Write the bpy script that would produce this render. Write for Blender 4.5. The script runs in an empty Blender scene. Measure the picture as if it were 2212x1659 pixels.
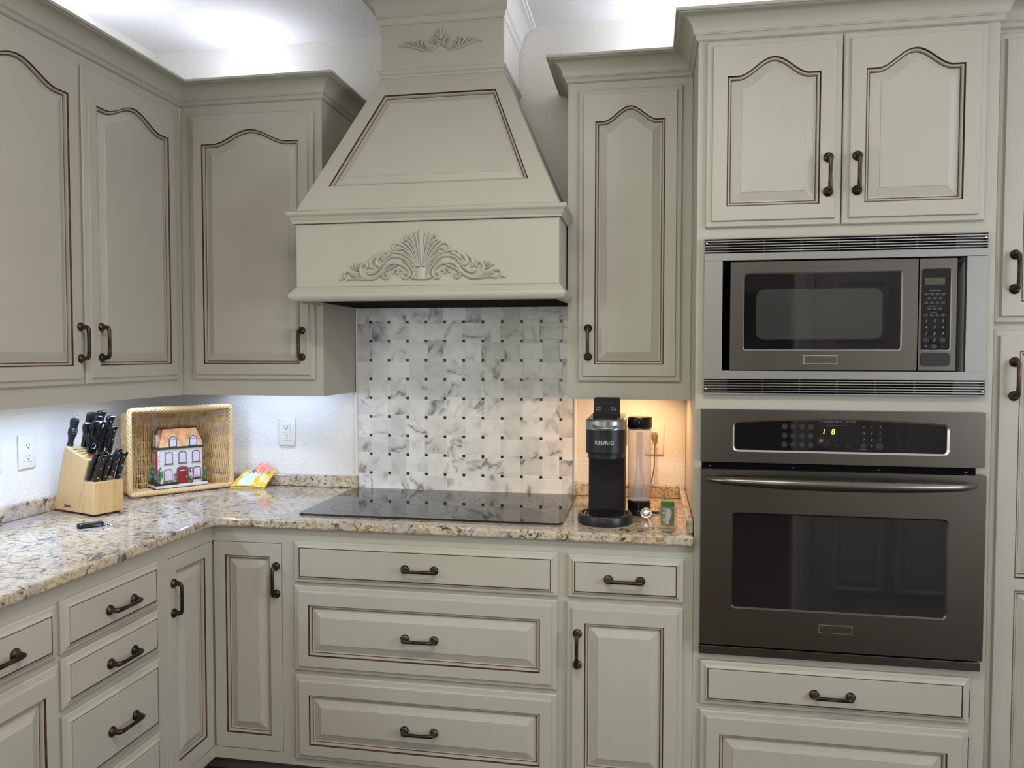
import bpy, bmesh, math, random
from mathutils import Vector, Matrix
random.seed(7)
SC = bpy.context.scene
COL = SC.collection
PI = math.pi

# ------------------------------------------------------------------ materials
def srgb(r, g, b):
    f = lambda c: (c/255/12.92) if c/255 <= .04045 else ((c/255+.055)/1.055)**2.4
    return (f(r), f(g), f(b), 1)

MATS = {}
def mat(name, col, rough=.5, metal=0., spec=.5, coat=0., trans=0., ior=1.45, emit=None, estr=0.):
    m = bpy.data.materials.new(name); m.use_nodes = True
    b = m.node_tree.nodes['Principled BSDF']
    b.inputs['Base Color'].default_value = col
    b.inputs['Roughness'].default_value = rough
    b.inputs['Metallic'].default_value = metal
    b.inputs['Specular IOR Level'].default_value = spec
    b.inputs['Coat Weight'].default_value = coat
    b.inputs['Transmission Weight'].default_value = trans
    b.inputs['IOR'].default_value = ior
    if emit:
        b.inputs['Emission Color'].default_value = emit
        b.inputs['Emission Strength'].default_value = estr
    MATS[name] = m
    return m

def nodes(m):
    nt = m.node_tree
    return nt, nt.nodes, nt.links, nt.nodes['Principled BSDF']

def tex_noise(nt, scale, detail=4, rough=.55, dist=0., vec=None):
    n = nt.nodes.new('ShaderNodeTexNoise')
    n.inputs['Scale'].default_value = scale; n.inputs['Detail'].default_value = detail
    n.inputs['Roughness'].default_value = rough; n.inputs['Distortion'].default_value = dist
    if vec is not None: nt.links.new(vec, n.inputs['Vector'])
    return n

def ramp(nt, fac, stops, interp='LINEAR'):
    r = nt.nodes.new('ShaderNodeValToRGB'); e = r.color_ramp.elements
    r.color_ramp.interpolation = interp
    while len(e) > 1: e.remove(e[-1])
    e[0].position = stops[0][0]; e[0].color = stops[0][1]
    for p, c in stops[1:]:
        k = e.new(p); k.color = c
    nt.links.new(fac, r.inputs['Fac'])
    return r

def mixc(nt, fac, a, b, mode='MIX'):
    n = nt.nodes.new('ShaderNodeMix'); n.data_type = 'RGBA'; n.blend_type = mode
    for v, i in ((fac, 0), (a, 6), (b, 7)):
        if hasattr(v, 'links'): nt.links.new(v, n.inputs[i])
        else: n.inputs[i].default_value = v
    return n.outputs[2]

def bump(nt, h, strength, dist, bsdf):
    n = nt.nodes.new('ShaderNodeBump')
    n.inputs['Strength'].default_value = strength; n.inputs['Distance'].default_value = dist
    nt.links.new(h, n.inputs['Height']); nt.links.new(n.outputs[0], bsdf.inputs['Normal'])

def objco(nt, scale=(1, 1, 1)):
    t = nt.nodes.new('ShaderNodeTexCoord'); mp = nt.nodes.new('ShaderNodeMapping')
    mp.inputs['Scale'].default_value = scale
    nt.links.new(t.outputs['Object'], mp.inputs['Vector'])
    return mp.outputs[0]
g = lambda v: (v, v, v, 1)

# cabinet paint
PAINT = mat('cream_paint', (.40, .380, .318, 1), .40, spec=.45)
nt, N, L, B = nodes(PAINT)
n1 = tex_noise(nt, 3, 3, vec=objco(nt))
L.new(ramp(nt, n1.outputs[0], [(.3, (.388, .368, .308, 1)), (.7, (.412, .392, .328, 1))]).outputs[0], B.inputs['Base Color'])
n2 = tex_noise(nt, 160, 2, vec=objco(nt)); bump(nt, n2.outputs[0], .06, .001, B)
# brown glaze rubbed into grooves, broken where it wiped away
GLAZE = mat('brown_glaze', (.07, .028, .014, 1), .5)
nt, N, L, B = nodes(GLAZE)
n1 = tex_noise(nt, 14, 4, vec=objco(nt))
L.new(ramp(nt, n1.outputs[0], [(.42, (.042, .017, .010, 1)), (.58, (.085, .038, .019, 1)), (.76, (.17, .10, .055, 1))]).outputs[0], B.inputs['Base Color'])
BEAD = mat('bead_paint', (.345, .315, .255, 1), .4)
# walls
def wallmat(name, col, sc, st):
    m = mat(name, col, .6, spec=.3)
    nt, N, L, B = nodes(m); v = objco(nt)
    a = tex_noise(nt, sc, 2, .5, .25, v)
    r = ramp(nt, a.outputs[0], [(.40, g(0)), (.60, g(1))])
    bump(nt, r.outputs[0], st, .0025, B)
    return m
WALL = wallmat('wall_paint', (.77, .745, .69, 1), 120, .30)
CEIL = wallmat('ceiling_paint', (.80, .79, .78, 1), 95, .28)
TRIMW = mat('white_trim_paint', (.78, .76, .72, 1), .35)
REARW = mat('rear_wall_paint', (.20, .165, .13, 1), .7)
DOORW = mat('rear_door_paint', (.74, .72, .62, 1), .45)
# granite
def granite(name, sx=1.):
    m = mat(name, (.5, .43, .3, 1), .10, spec=.6)
    nt, N, L, B = nodes(m); v = objco(nt, (1, sx, 1))
    w = tex_noise(nt, 8, 5, .6, 1.0, v)
    base = ramp(nt, w.outputs[0], [(.28, (.30, .19, .09, 1)), (.40, (.56, .41, .22, 1)), (.50, (.66, .57, .40, 1)), (.60, (.62, .57, .48, 1)), (.74, (.36, .30, .26, 1))])
    w2 = tex_noise(nt, 58, 6, .65, .8, v)
    mot = ramp(nt, w2.outputs[0], [(.36, (.13, .10, .09, 1)), (.44, (.44, .34, .21, 1)), (.52, (.68, .59, .42, 1)), (.66, (.74, .69, .58, 1))])
    c = mixc(nt, .62, base.outputs[0], mot.outputs[0])
    w3 = tex_noise(nt, 23, 5, .72, 1.3, v)
    dk = ramp(nt, w3.outputs[0], [(.560, g(0)), (.605, g(.95))])
    c = mixc(nt, dk.outputs[0], c, (.045, .042, .055, 1))
    w4 = tex_noise(nt, 95, 4, .7, .8, v)
    sp = ramp(nt, w4.outputs[0], [(.60, g(0)), (.65, g(1))])
    c = mixc(nt, sp.outputs[0], c, (.05, .035, .03, 1))
    w5 = tex_noise(nt, 5, 3, .55, .7, v)
    bl = ramp(nt, w5.outputs[0], [(.50, g(0)), (.70, g(.7))])
    c = mixc(nt, bl.outputs[0], c, (.37, .34, .385, 1))
    c = mixc(nt, 1., c, (.80, .78, .78, 1), 'MULTIPLY')
    L.new(c, B.inputs['Base Color'])
    return m
GRAN = granite('granite')
# marble tile, every tile its own piece of stone
MARB = mat('marble_tile', (.7, .69, .67, 1), .22, spec=.5)
nt, N, L, B = nodes(MARB)
at = N.new('ShaderNodeAttribute'); at.attribute_name = 'tone'
t = N.new('ShaderNodeTexCoord')
add = N.new('ShaderNodeVectorMath'); add.operation = 'MULTIPLY_ADD'
L.new(at.outputs['Color'], add.inputs[0]); add.inputs[1].default_value = (23, 23, 23); L.new(t.outputs['Object'], add.inputs[2])
mp = N.new('ShaderNodeMapping'); L.new(add.outputs[0], mp.inputs[0]); mp.inputs['Rotation'].default_value = (.4, .7, .3)
v1 = tex_noise(nt, 5.2, 5, .5, 1.0, mp.outputs[0])
sub = N.new('ShaderNodeMath'); sub.operation = 'SUBTRACT'; L.new(v1.outputs[0], sub.inputs[0]); sub.inputs[1].default_value = .5
ab = N.new('ShaderNodeMath'); ab.operation = 'ABSOLUTE'; L.new(sub.outputs[0], ab.inputs[0])
vein = ramp(nt, ab.outputs[0], [(.0, g(.95)), (.010, g(.65)), (.030, g(.25)), (.085, g(0))])
msk = tex_noise(nt, 9, 2, vec=mp.outputs[0]); mskr = ramp(nt, msk.outputs[0], [(.44, g(0)), (.60, g(1))])
mul = N.new('ShaderNodeMath'); mul.operation = 'MULTIPLY'; L.new(vein.outputs[0], mul.inputs[0]); L.new(mskr.outputs[0], mul.inputs[1])
cl = tex_noise(nt, 12, 3, vec=mp.outputs[0])
sep = N.new('ShaderNodeSeparateColor'); L.new(at.outputs['Color'], sep.inputs[0])
tone = ramp(nt, sep.outputs[0], [(0, (.48, .47, .46, 1)), (.2, (.66, .65, .635, 1)), (.5, (.83, .825, .81, 1)), (1, (.90, .90, .89, 1))])
cc = mixc(nt, .5, tone.outputs[0], ramp(nt, cl.outputs[0], [(.32, (.60, .59, .58, 1)), (.52, (.90, .895, .88, 1))]).outputs[0])
cc = mixc(nt, mul.outputs[0], cc, (.16, .15, .15, 1))
L.new(cc, B.inputs['Base Color'])
DOT = mat('black_marble', (.018, .018, .02, 1), .25)
GROUT = mat('grout', (.84, .83, .80, 1), .7)
# metals and blacks
STEEL = mat('stainless_steel', (.165, .150, .134, 1), .30, 1.)
nt, N, L, B = nodes(STEEL)
n1 = tex_noise(nt, 1, 3, vec=objco(nt, (2, 2, 400)))
L.new(ramp(nt, n1.outputs[0], [(.3, g(.285)), (.7, g(.305))]).outputs[0], B.inputs['Roughness'])
pass
STEEL2 = mat('bright_steel', (.66, .65, .62, 1), .22, 1.)
CHROME = mat('polished_steel', (.75, .74, .72, 1), .1, 1.)
STEELT = mat('satin_trim_steel', (.27, .266, .245, 1), .48, .85)
SATIN = mat('daylit_trim_metal', (.62, .64, .60, 1), .5, .2)  # trim returns paler than their frame: daylight on them put into the colour
SPOON = mat('brushed_spoon_steel', (.80, .77, .74, 1), .28, .9)
BGLASS = mat('black_glass', (.006, .006, .007, 1), .04, spec=.5)
OGLASS = mat('oven_window_glass', (.006, .006, .007, 1), .05, spec=1.)
MGLASS = mat('mesh_glass', (.034, .036, .032, 1), .08, spec=.6)
CTOP = mat('ceramic_glass', (.008, .008, .009, 1), .035, spec=.75)
BPLAST = mat('black_plastic', (.012, .012, .013, 1), .35)
BGLOSS = mat('glossy_black_plastic', (.010, .010, .011, 1), .12)
BMATTE = mat('matte_black', (.006, .006, .006, 1), .75)
VOID = mat('dark_cavity', (.004, .004, .005, 1), .9, spec=.1)
GREYPR = mat('grey_print', (.22, .22, .22, 1), .5)
DIMPR = mat('dim_print', (.075, .075, .075, 1), .5)
BTN = mat('dark_button', (.016, .016, .016, 1), .35)
INK = mat('dark_ink', (.03, .027, .025, 1), .5)
LCD = mat('lcd_screen', (.055, .058, .035, 1), .3)
DIGIT = mat('yellow_digits', (.6, .6, .02, 1), .5, emit=(.95, 1., .06, 1), estr=1.3)
BRONZE = mat('oil_rubbed_bronze', (.045, .030, .024, 1), .32, .75)
nt, N, L, B = nodes(BRONZE)
n1 = tex_noise(nt, 30, 3, vec=objco(nt))
L.new(ramp(nt, n1.outputs[0], [(.45, (.030, .021, .018, 1)), (.75, (.13, .075, .048, 1))]).outputs[0], B.inputs['Base Color'])
PLATE = mat('ivory_plastic', (.74, .72, .65, 1), .35)
SLOT = mat('socket_slot', (.03, .03, .03, 1), .6)
# woods
def wood(name, a, b, sc):
    m = mat(name, a, .45); nt, N, L, B = nodes(m)
    n = tex_noise(nt, 1.5, 5, .6, .8, objco(nt, sc))
    L.new(ramp(nt, n.outputs[0], [(.3, a), (.5, b), (.7, a)]).outputs[0], B.inputs['Base Color'])
    return m
BLOCKW = wood('pale_beech', (.50, .33, .14, 1), (.60, .42, .20, 1), (14, 60, 3))
DWOOD = wood('dark_floor_boards', (.035, .02, .013, 1), (.06, .035, .02, 1), (3, 30, 3))
WICK = mat('wicker', (.50, .31, .12, 1), .5)
nt, N, L, B = nodes(WICK)
n1 = tex_noise(nt, 45, 3, vec=objco(nt))
L.new(ramp(nt, n1.outputs[0], [(.3, (.46, .27, .10, 1)), (.5, (.66, .44, .19, 1)), (.7, (.78, .58, .31, 1))]).outputs[0], B.inputs['Base Color'])
WICK2 = mat('pale_wicker', (.66, .47, .23, 1), .45)
# ceramics
CWHITE = mat('white_glaze', (.66, .65, .66, 1), .15)
nt, N, L, B = nodes(CWHITE)
wv = N.new('ShaderNodeTexWave'); wv.bands_direction = 'Z'; wv.inputs['Scale'].default_value = 55; wv.inputs['Distortion'].default_value = .4
L.new(objco(nt), wv.inputs[0])
L.new(ramp(nt, wv.outputs[0], [(.05, (.50, .49, .50, 1)), (.3, (.68, .67, .68, 1))]).outputs[0], B.inputs['Base Color'])
CSLAB = mat('plain_white_glaze', (.72, .71, .73, 1), .15)
CROOF = mat('orange_glaze', (.66, .32, .13, 1), .2)
nt, N, L, B = nodes(CROOF)
n1 = tex_noise(nt, 40, 3, vec=objco(nt))
L.new(ramp(nt, n1.outputs[0], [(.35, (.62, .26, .09, 1)), (.65, (.78, .46, .22, 1))]).outputs[0], B.inputs['Base Color'])
CTAN = mat('tan_glaze', (.66, .50, .33, 1), .2)
CBLK = mat('black_glaze', (.02, .022, .02, 1), .15)
CGREY = mat('grey_outline_glaze', (.13, .115, .13, 1), .2)
CDKGR = mat('dark_green_glaze', (.02, .05, .035, 1), .2)
CGRN = mat('green_glaze', (.045, .20, .09, 1), .15)
nt, N, L, B = nodes(CGRN)
n1 = tex_noise(nt, 120, 3, vec=objco(nt))
L.new(ramp(nt, n1.outputs[0], [(.4, (.02, .10, .045, 1)), (.55, (.06, .24, .12, 1)), (.68, (.45, .55, .42, 1))]).outputs[0], B.inputs['Base Color'])
CRED = mat('dark_red_glaze', (.26, .02, .025, 1), .15)
CPINK = mat('pink_glaze', (.62, .30, .34, 1), .2)
CCURT = mat('lavender_curtain_glaze', (.60, .54, .62, 1), .2)
CTEAL = mat('teal_glaze', (.38, .52, .48, 1), .2)
CGOLD = mat('gold_knob', (.75, .45, .12, 1), .25)
# packets and bottles
YBAG = mat('yellow_film', (.80, .52, .045, 1), .22, coat=.4)
WBAG = mat('pale_blue_film', (.66, .76, .74, 1), .25, coat=.4)
CORAL = mat('coral_plastic', (.85, .27, .17, 1), .3)
CORAL2 = mat('dark_coral_plastic', (.6, .12, .07, 1), .3)
def clearmat(name, col, r=.03, ior=1.35, mixw=.72):
    m = mat(name, col, r, trans=1., ior=ior); nt, N, L, B = nodes(m)
    tr = N.new('ShaderNodeBsdfTransparent'); tr.inputs[0].default_value = (.96, .95, .95, 1)
    mx = N.new('ShaderNodeMixShader'); mx.inputs[0].default_value = 1 - mixw
    gl = N.new('ShaderNodeBsdfGlossy'); gl.inputs['Roughness'].default_value = .05
    m2 = N.new('ShaderNodeMixShader'); pass
    df = N.new('ShaderNodeBsdfDiffuse'); df.inputs[0].default_value = col
    lw = N.new('ShaderNodeLayerWeight'); lw.inputs[0].default_value = .35
    pw = N.new('ShaderNodeMath'); pw.operation = 'POWER'; L.new(lw.outputs['Facing'], pw.inputs[0]); pw.inputs[1].default_value = 2.2
    sc = N.new('ShaderNodeMath'); sc.operation = 'MULTIPLY_ADD'; L.new(pw.outputs[0], sc.inputs[0]); sc.inputs[1].default_value = .8; sc.inputs[2].default_value = .035
    L.new(tr.outputs[0], mx.inputs[1]); L.new(df.outputs[0], mx.inputs[2])
    L.new(sc.outputs[0], m2.inputs[0]); L.new(mx.outputs[0], m2.inputs[1]); L.new(gl.outputs[0], m2.inputs[2])
    L.new(m2.outputs[0], N['Material Output'].inputs[0])
    return m
CLEAR = clearmat('clear_plastic', (.86, .78, .80, 1), mixw=.72)
CLEAR2 = clearmat('thick_clear_plastic', (.70, .64, .68, 1), mixw=.70)
GLASS = clearmat('clear_glass', (.75, .72, .68, 1), mixw=.94)
GLASS2 = clearmat('window_glass', (.9, .95, .92, 1), mixw=.99)
GREEN = mat('green_plastic', (.055, .17, .035, 1), .3)
GREENL = mat('leaf_green_print', (.10, .25, .05, 1), .35)
LABEL = mat('cream_label', (.62, .64, .50, 1), .4)
CABLE = mat('grey_cable', (.20, .15, .13, 1), .4)
KEUR = mat('charcoal_plastic', (.008, .0083, .009, 1), .38)
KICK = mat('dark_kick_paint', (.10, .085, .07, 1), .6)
KSIL = mat('silver_plastic', (.32, .32, .32, 1), .28, .85)
KTXT = mat('silver_print', (.42, .42, .42, 1), .4)
REDP = mat('red_plastic', (.35, .01, .015, 1), .35)
FOLI = mat('outdoor_foliage', (.12, .28, .09, 1), .8)

# ------------------------------------------------------------------ building helpers
class Thing:
    def __init__(s, name, label, cat, loc=(0, 0, 0), rot=0., group=None, frame='world', kind=None):
        """frame 'world': shapes are given in world coordinates (rot 0);
        'left': given in the left run's frame (x = world y, y = -world x);
        'local': given relative to loc."""
        o = bpy.data.objects.new(name, None); COL.objects.link(o)
        s.o = o; o.empty_display_size = .05
        if frame == 'left':
            s.off = Vector(loc); o.location = (-loc[1], loc[0], loc[2]); o.rotation_euler = (0, 0, PI/2)
        elif frame == 'local':
            s.off = Vector((0, 0, 0)); o.location = loc; o.rotation_euler = (0, 0, rot)
        else:
            s.off = Vector(loc); o.location = loc
        o['label'] = label; o['category'] = cat
        if group: o['group'] = group
        if kind: o['kind'] = kind

def tag(o, label, cat, group=None):
    o['label'] = label; o['category'] = cat
    if group: o['group'] = group

class MB:
    def __init__(s): s.v = []; s.f = []; s.m = []; s.sm = []
    def add(s, vs, fs, m=0, smooth=False):
        k = len(s.v); s.v += [tuple(p) for p in vs]
        for i, f in enumerate(fs):
            s.f.append(tuple(a + k for a in f)); s.m.append(m if isinstance(m, int) else m[i]); s.sm.append(smooth)
        return s
    def box(s, x0, x1, y0, y1, z0, z1, m=0):
        x0, x1 = min(x0, x1), max(x0, x1); y0, y1 = min(y0, y1), max(y0, y1); z0, z1 = min(z0, z1), max(z0, z1)
        v = [(x0, y0, z0), (x1, y0, z0), (x1, y1, z0), (x0, y1, z0), (x0, y0, z1), (x1, y0, z1), (x1, y1, z1), (x0, y1, z1)]
        return s.add(v, [(0, 3, 2, 1), (4, 5, 6, 7), (0, 1, 5, 4), (1, 2, 6, 5), (2, 3, 7, 6), (3, 0, 4, 7)], m)
    def rings(s, R, m=0, smooth=False, cap0=False, cap1=False, closed=True):
        n = len(R[0]); k = len(s.v)
        for r in R: s.v += [tuple(p) for p in r]
        for i in range(len(R) - 1):
            mm = m[i] if isinstance(m, (list, tuple)) else m
            for j in range(n if closed else n - 1):
                a = k + i*n + j; b = k + i*n + (j+1) % n
                s.f.append((a, b, b + n, a + n)); s.m.append(mm); s.sm.append(smooth)
        m0 = m[0] if isinstance(m, (list, tuple)) else m; m1 = m[-1] if isinstance(m, (list, tuple)) else m
        if cap0: s.f.append(tuple(k + j for j in reversed(range(n)))); s.m.append(m0); s.sm.append(False)
        if cap1: s.f.append(tuple(k + (len(R)-1)*n + j for j in range(n))); s.m.append(m1); s.sm.append(False)
        return s
    def tube(s, pts, r, seg=8, m=0, caps=True, flat=1., up=None, smooth=True):
        P = [Vector(p) for p in pts]; n = len(P); R = []
        rr = r if isinstance(r, (list, tuple)) else [r]*n
        pu = Vector(up) if up else None
        for i in range(n):
            t = (P[min(i+1, n-1)] - P[max(i-1, 0)]).normalized()
            if pu is None: pu = Vector((0, 0, 1)) if abs(t.z) < .9 else Vector((1, 0, 0))
            a = t.cross(pu)
            if a.length < 1e-6: a = t.orthogonal()
            a.normalize(); b = a.cross(t).normalized()
            if up is None: pu = b
            R.append([P[i] + (a*math.cos(q) + b*math.sin(q)*flat)*rr[i] for q in [2*PI*j/seg for j in range(seg)]])
        return s.rings(R, m, smooth, caps, caps)
    def lathe(s, prof, c=(0, 0, 0), axis='z', seg=32, m=0, smooth=True, cap=True):
        R = []
        for r, h in prof:
            ring = []
            for j in range(seg):
                q = 2*PI*j/seg; a, b = r*math.cos(q), r*math.sin(q)
                if axis == 'z': ring.append((c[0]+a, c[1]+b, c[2]+h))
                elif axis == '-y': ring.append((c[0]+a, c[1]-h, c[2]+b))
                elif axis == 'x': ring.append((c[0]+h, c[1]+a, c[2]+b))
            R.append(ring)
        return s.rings(R, m, smooth, cap, cap)
    def prism(s, poly, axis, a, b, m=0):
        """poly: 2D points counter-clockwise; axis 'y': (x,z) swept y=a..b; 'z': (x,y); 'x': (y,z)"""
        def P(p, t):
            return {'y': (p[0], t, p[1]), 'z': (p[0], p[1], t), 'x': (t, p[0], p[1])}[axis]
        return s.rings([[P(p, a) for p in poly], [P(p, b) for p in poly]], m, False, True, True)
    def build(s, name, T, mats, parent=None, bev=0., seg=2, smooth=False, label=None, kind=None):
        me = bpy.data.meshes.new(name)
        off = T.off if T else Vector((0, 0, 0))
        me.from_pydata([(p[0]-off.x, p[1]-off.y, p[2]-off.z) for p in s.v], [], s.f)
        mats = mats if isinstance(mats, (list, tuple)) else [mats]
        for m_ in mats: me.materials.append(m_)
        me.polygons.foreach_set('material_index', s.m)
        me.polygons.foreach_set('use_smooth', [bool(x or smooth) for x in s.sm])
        bm = bmesh.new(); bm.from_mesh(me); bmesh.ops.recalc_face_normals(bm, faces=bm.faces); bm.to_mesh(me); bm.free()
        if any(s.sm): me.set_sharp_from_angle(angle=math.radians(38))
        o = bpy.data.objects.new(name, me); COL.objects.link(o)
        if parent is not None: o.parent = parent
        elif T: o.parent = T.o
        if bev:
            b = o.modifiers.new('edge', 'BEVEL'); b.width = bev; b.segments = seg; b.limit_method = 'ANGLE'; b.angle_limit = .7
            b.harden_normals = False
        if label: o['label'] = label
        if kind: o['kind'] = kind
        return o

def struct(name, mb, mats, **k):
    o = mb.build(name, None, mats, **k); o['kind'] = 'structure'; return o

def offset(P, d):
    """inset a counter-clockwise polygon by d with mitred corners"""
    n = len(P); out = []
    for i in range(n):
        a = Vector(P[i-1]); b = Vector(P[i]); c = Vector(P[(i+1) % n])
        e1 = (b-a).normalized(); e2 = (c-b).normalized()
        n1 = Vector((-e1.y, e1.x)); n2 = Vector((-e2.y, e2.x))
        k = n1 + n2; k = k / max(.25, k.dot(n1)) if k.length > 1e-6 else n1
        out.append((b.x + k.x*d, b.y + k.y*d))
    return out

def text_into(mb, body, size, fn, m=0, shear=0., align='CENTER', space=1., thick=0.):
    """flat lettering; fn maps (u, v) in metres to a point"""
    cu = bpy.data.curves.new('lettering', 'FONT'); cu.body = body; cu.size = size; cu.align_x = align; cu.align_y = 'CENTER'
    cu.shear = shear; cu.space_character = space; cu.resolution_u = 3; cu.offset = thick
    o = bpy.data.objects.new('lettering', cu); COL.objects.link(o)
    bpy.context.view_layer.update()
    me = bpy.data.meshes.new_from_object(o.evaluated_get(bpy.context.evaluated_depsgraph_get()))
    mb.add([fn(v.co.x, v.co.y) for v in me.vertices], [tuple(p.vertices) for p in me.polygons], m)
    bpy.data.objects.remove(o); bpy.data.curves.remove(cu); bpy.data.meshes.remove(me)

def bez(p0, p1, p2, p3, n=10):
    o = []
    for i in range(n+1):
        t = i/n; a = (1-t)**3; b = 3*t*(1-t)**2; c = 3*t*t*(1-t); d = t**3
        o.append(tuple(a*w+b*x+c*y+d*z for w, x, y, z in zip(p0, p1, p2, p3)))
    return o

def catmull(P, n=6):
    P = [Vector(p) for p in P]; out = []
    for i in range(len(P)-1):
        a = P[max(i-1, 0)]; b = P[i]; c = P[i+1]; d = P[min(i+2, len(P)-1)]
        for k in range(n):
            t = k/n
            out.append(.5*((2*b)+(c-a)*t+(2*a-5*b+4*c-d)*t*t+(3*b-a-3*c+d)*t**3))
    out.append(P[-1]); return out

# ------------------------------------------------------------------ joinery
def pull(T, parent, cx, cz, yf, vertical, L=.0985):
    """bronze bar pull with two round roses, standing off the face y = yf towards -y"""
    mb = MB(); h = L/2
    for sgn in (-1, 1):
        c = (cx, yf, cz + sgn*h) if vertical else (cx + sgn*h, yf, cz)
        mb.lathe([(.0145, 0), (.0145, .003), (.0125, .0065), (.0085, .009), (.0070, .016)], c, '-y', 18)
    prof = [(-h, .006), (-h, .018), (-h*.96, .025), (-h*.82, .0285), (-h*.4, .0295), (0, .0295), (h*.4, .0295), (h*.82, .0285), (h*.96, .025), (h, .018), (h, .006)]
    rad = [.0072, .0072, .0072, .0062, .0056, .0054, .0056, .0062, .0072, .0072, .0072]
    pts = [((cx, yf - d, cz + t) if vertical else (cx + t, yf - d, cz)) for t, d in prof]
    mb.tube(pts, rad, 10)
    return mb.build('handle', T, BRONZE, parent)

def arch_poly(x0, x1, z0, z1, rise, d=0., n=40):
    """groove outline inset by d, counter-clockwise seen from -y (x right, z up): BL BR TR .. arch .. TL"""
    P = [(x0+d, z0+d), (x1-d, z0+d), (x1-d, z1-d)]
    if rise:
        h = (x1-x0)/2; w = .76
        def f(t): a = abs(t); return 0 if a > w else (.5*(1+math.cos(PI*a/w)))**.92
        for i in range(1, n):
            t = (1 - 2*i/n)*(h-d)/h         # +1 .. -1, narrowed by the inset
            s = rise*(f(t+.01)-f(t-.01))/(.02*h)
            P.append(((x0+x1)/2 + t*h, z1 + rise*f(t) - d*math.sqrt(1+.55*s*s)))
    P.append((x0+d, z1-d))
    return P

def door(T, x0, x1, z0, z1, yf, rise=0., stile=.054, top=None, bot=None, name='door', flat=False, inset=False, second=None):
    """lipped raised-panel front on the face y = yf. flat: plain slab with a scribed line. inset: flush door without lip.
    second: (z of bottom, z of top) of the middle rail for a two-panel door"""
    top = stile if top is None else top; bot = stile if bot is None else bot
    mb = MB(); M = lambda P, h: [(p[0], yf - h, p[1]) for p in P]
    hf = .0205
    sx = stile
    if flat: panels = [(x0+.0205, x1-.0205, z0+.0195, z1-.0205, 0)]
    elif second: panels = [(x0+sx, x1-sx, second[1], z1-top-rise, rise), (x0+sx, x1-sx, z0+bot, second[0], 0)]
    else: panels = [(x0+sx, x1-sx, z0+bot, z1-top-rise, rise)]
    def outer(P, e):
        """points of the outer rectangle (inset e) that face the vertices of P"""
        a0, a1, b0, b1 = x0+e, x1-e, P['z0'], P['z1']
        q = [(a0, b0), (a1, b0), (a1, b1)]
        for p in P['poly'][3:-1]: q.append((a0 + (p[0]-P['poly'][0][0])/(P['poly'][1][0]-P['poly'][0][0])*(a1-a0), b1))
        return q + [(a0, b1)]
    if inset: lip = [(0, -.0135), (0, -.001), (.0012, 0.)]; hf = 0.
    elif flat: lip = [(0, 0), (0, .009), (.003, .012), (.012, .0135), (.0185, hf-.001)]
    else: lip = [(0, 0), (0, .009), (.003, .0122), (.0165, .0135), (.0185, .0195), (.0195, hf)]
    e = lip[-1][0]
    zb = [z0+e] + ([(second[0]+second[1])/2] if second else []) + [z1-e]
    rect = lambda d: [(x0+d, z0+d), (x1-d, z0+d), (x1-d, z1-d), (x0+d, z1-d)]
    mb.rings([M(rect(d), h) for d, h in lip])
    if not inset:
        mb.rings([M(rect(.001), 0), M(rect(.001), .0001)], cap0=True)
    spans = [(zb[1], zb[2]), (zb[0], zb[1])] if second else [(zb[0], zb[1])]
    for A_, (a, b) in zip(panels, spans):
        P = arch_poly(*A_); ins_ = lambda d: arch_poly(*A_, d)
        D = dict(poly=P, z0=a, z1=b)
        if flat:
            mb.rings([M(outer(D, e), hf-.001), M(P, hf-.001), M(ins_(.0030), hf-.0035), M(ins_(.0044), hf)], [0, 1, 0], cap1=True)
        else:
            ins = [(0, hf), (.0022, hf-.0065), (.0042, hf-.0035), (.0082, hf-.0045), (.0096, hf-.0115), (.0122, hf-.0115), (.0155, hf-.0120), (.0400, hf-.0035), (.0412, hf-.0020)]
            R = [M(outer(D, e), hf)] + [M(ins_(d), h) for d, h in ins]
            mb.rings(R, [0, 1, 2, 2, 2, 1, 0, 0, 0], cap1=True)
    if inset:                                              # dark gap all round
        r1 = [(x0-.0022, z0-.0022), (x1+.0022, z0-.0022), (x1+.0022, z1+.0022), (x0-.0022, z1+.0022)]
        mb.rings([M(r1, -.0131), M(rect(0), -.0131)], 3)
    return mb.build(name, T, [PAINT, GLAZE, BEAD, VOID])

CROWN = [(0, 0), (.003, .0), (.0075, .004), (.0085, .010), (.012, .016), (.0145, .0165), (.0150, .0195), (.0165, .0205)]
for i in range(1, 9):
    q = PI/2*i/8
    CROWN.append((.0165 + .043*(1-math.cos(q)), .0205 + .045*math.sin(q)))
CROWN += [(.0605, .066), (.062, .0685), (.068, .0685), (.070, .0705), (.070, .0775), (0, .0775)]

def sweep(mb, path, prof, z, i0=0, i1=None, m=0, capped=True):
    """moulding along a plan path (room on the right-hand side), mitred; builds the legs i0..i1"""
    n = len(path); P = [Vector(p) for p in path]; R = []
    i1 = n-1 if i1 is None else i1
    nr = []
    for i in range(n-1):
        d = (P[i+1]-P[i]).normalized(); nr.append(Vector((d.y, -d.x)))
    for i in range(i0, i1+1):
        a = nr[i-1] if i > 0 else nr[0]; b = nr[i] if i < n-1 else nr[-1]
        k = a + b; k = k / k.dot(a)
        R.append([(P[i].x + k.x*d, P[i].y + k.y*d, z + h) for d, h in prof])
    mb.rings(R, m, True, capped, capped)

def sweep_left(mb, path, prof, z, i0=0, i1=None, m=0):
    """same, path given in world coordinates, vertices turned into the left run's frame"""
    t = MB(); sweep(t, path, prof, z, i0, i1, m)
    mb.add([(p[1], -p[0], p[2]) for p in t.v], t.f, m, True)
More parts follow.
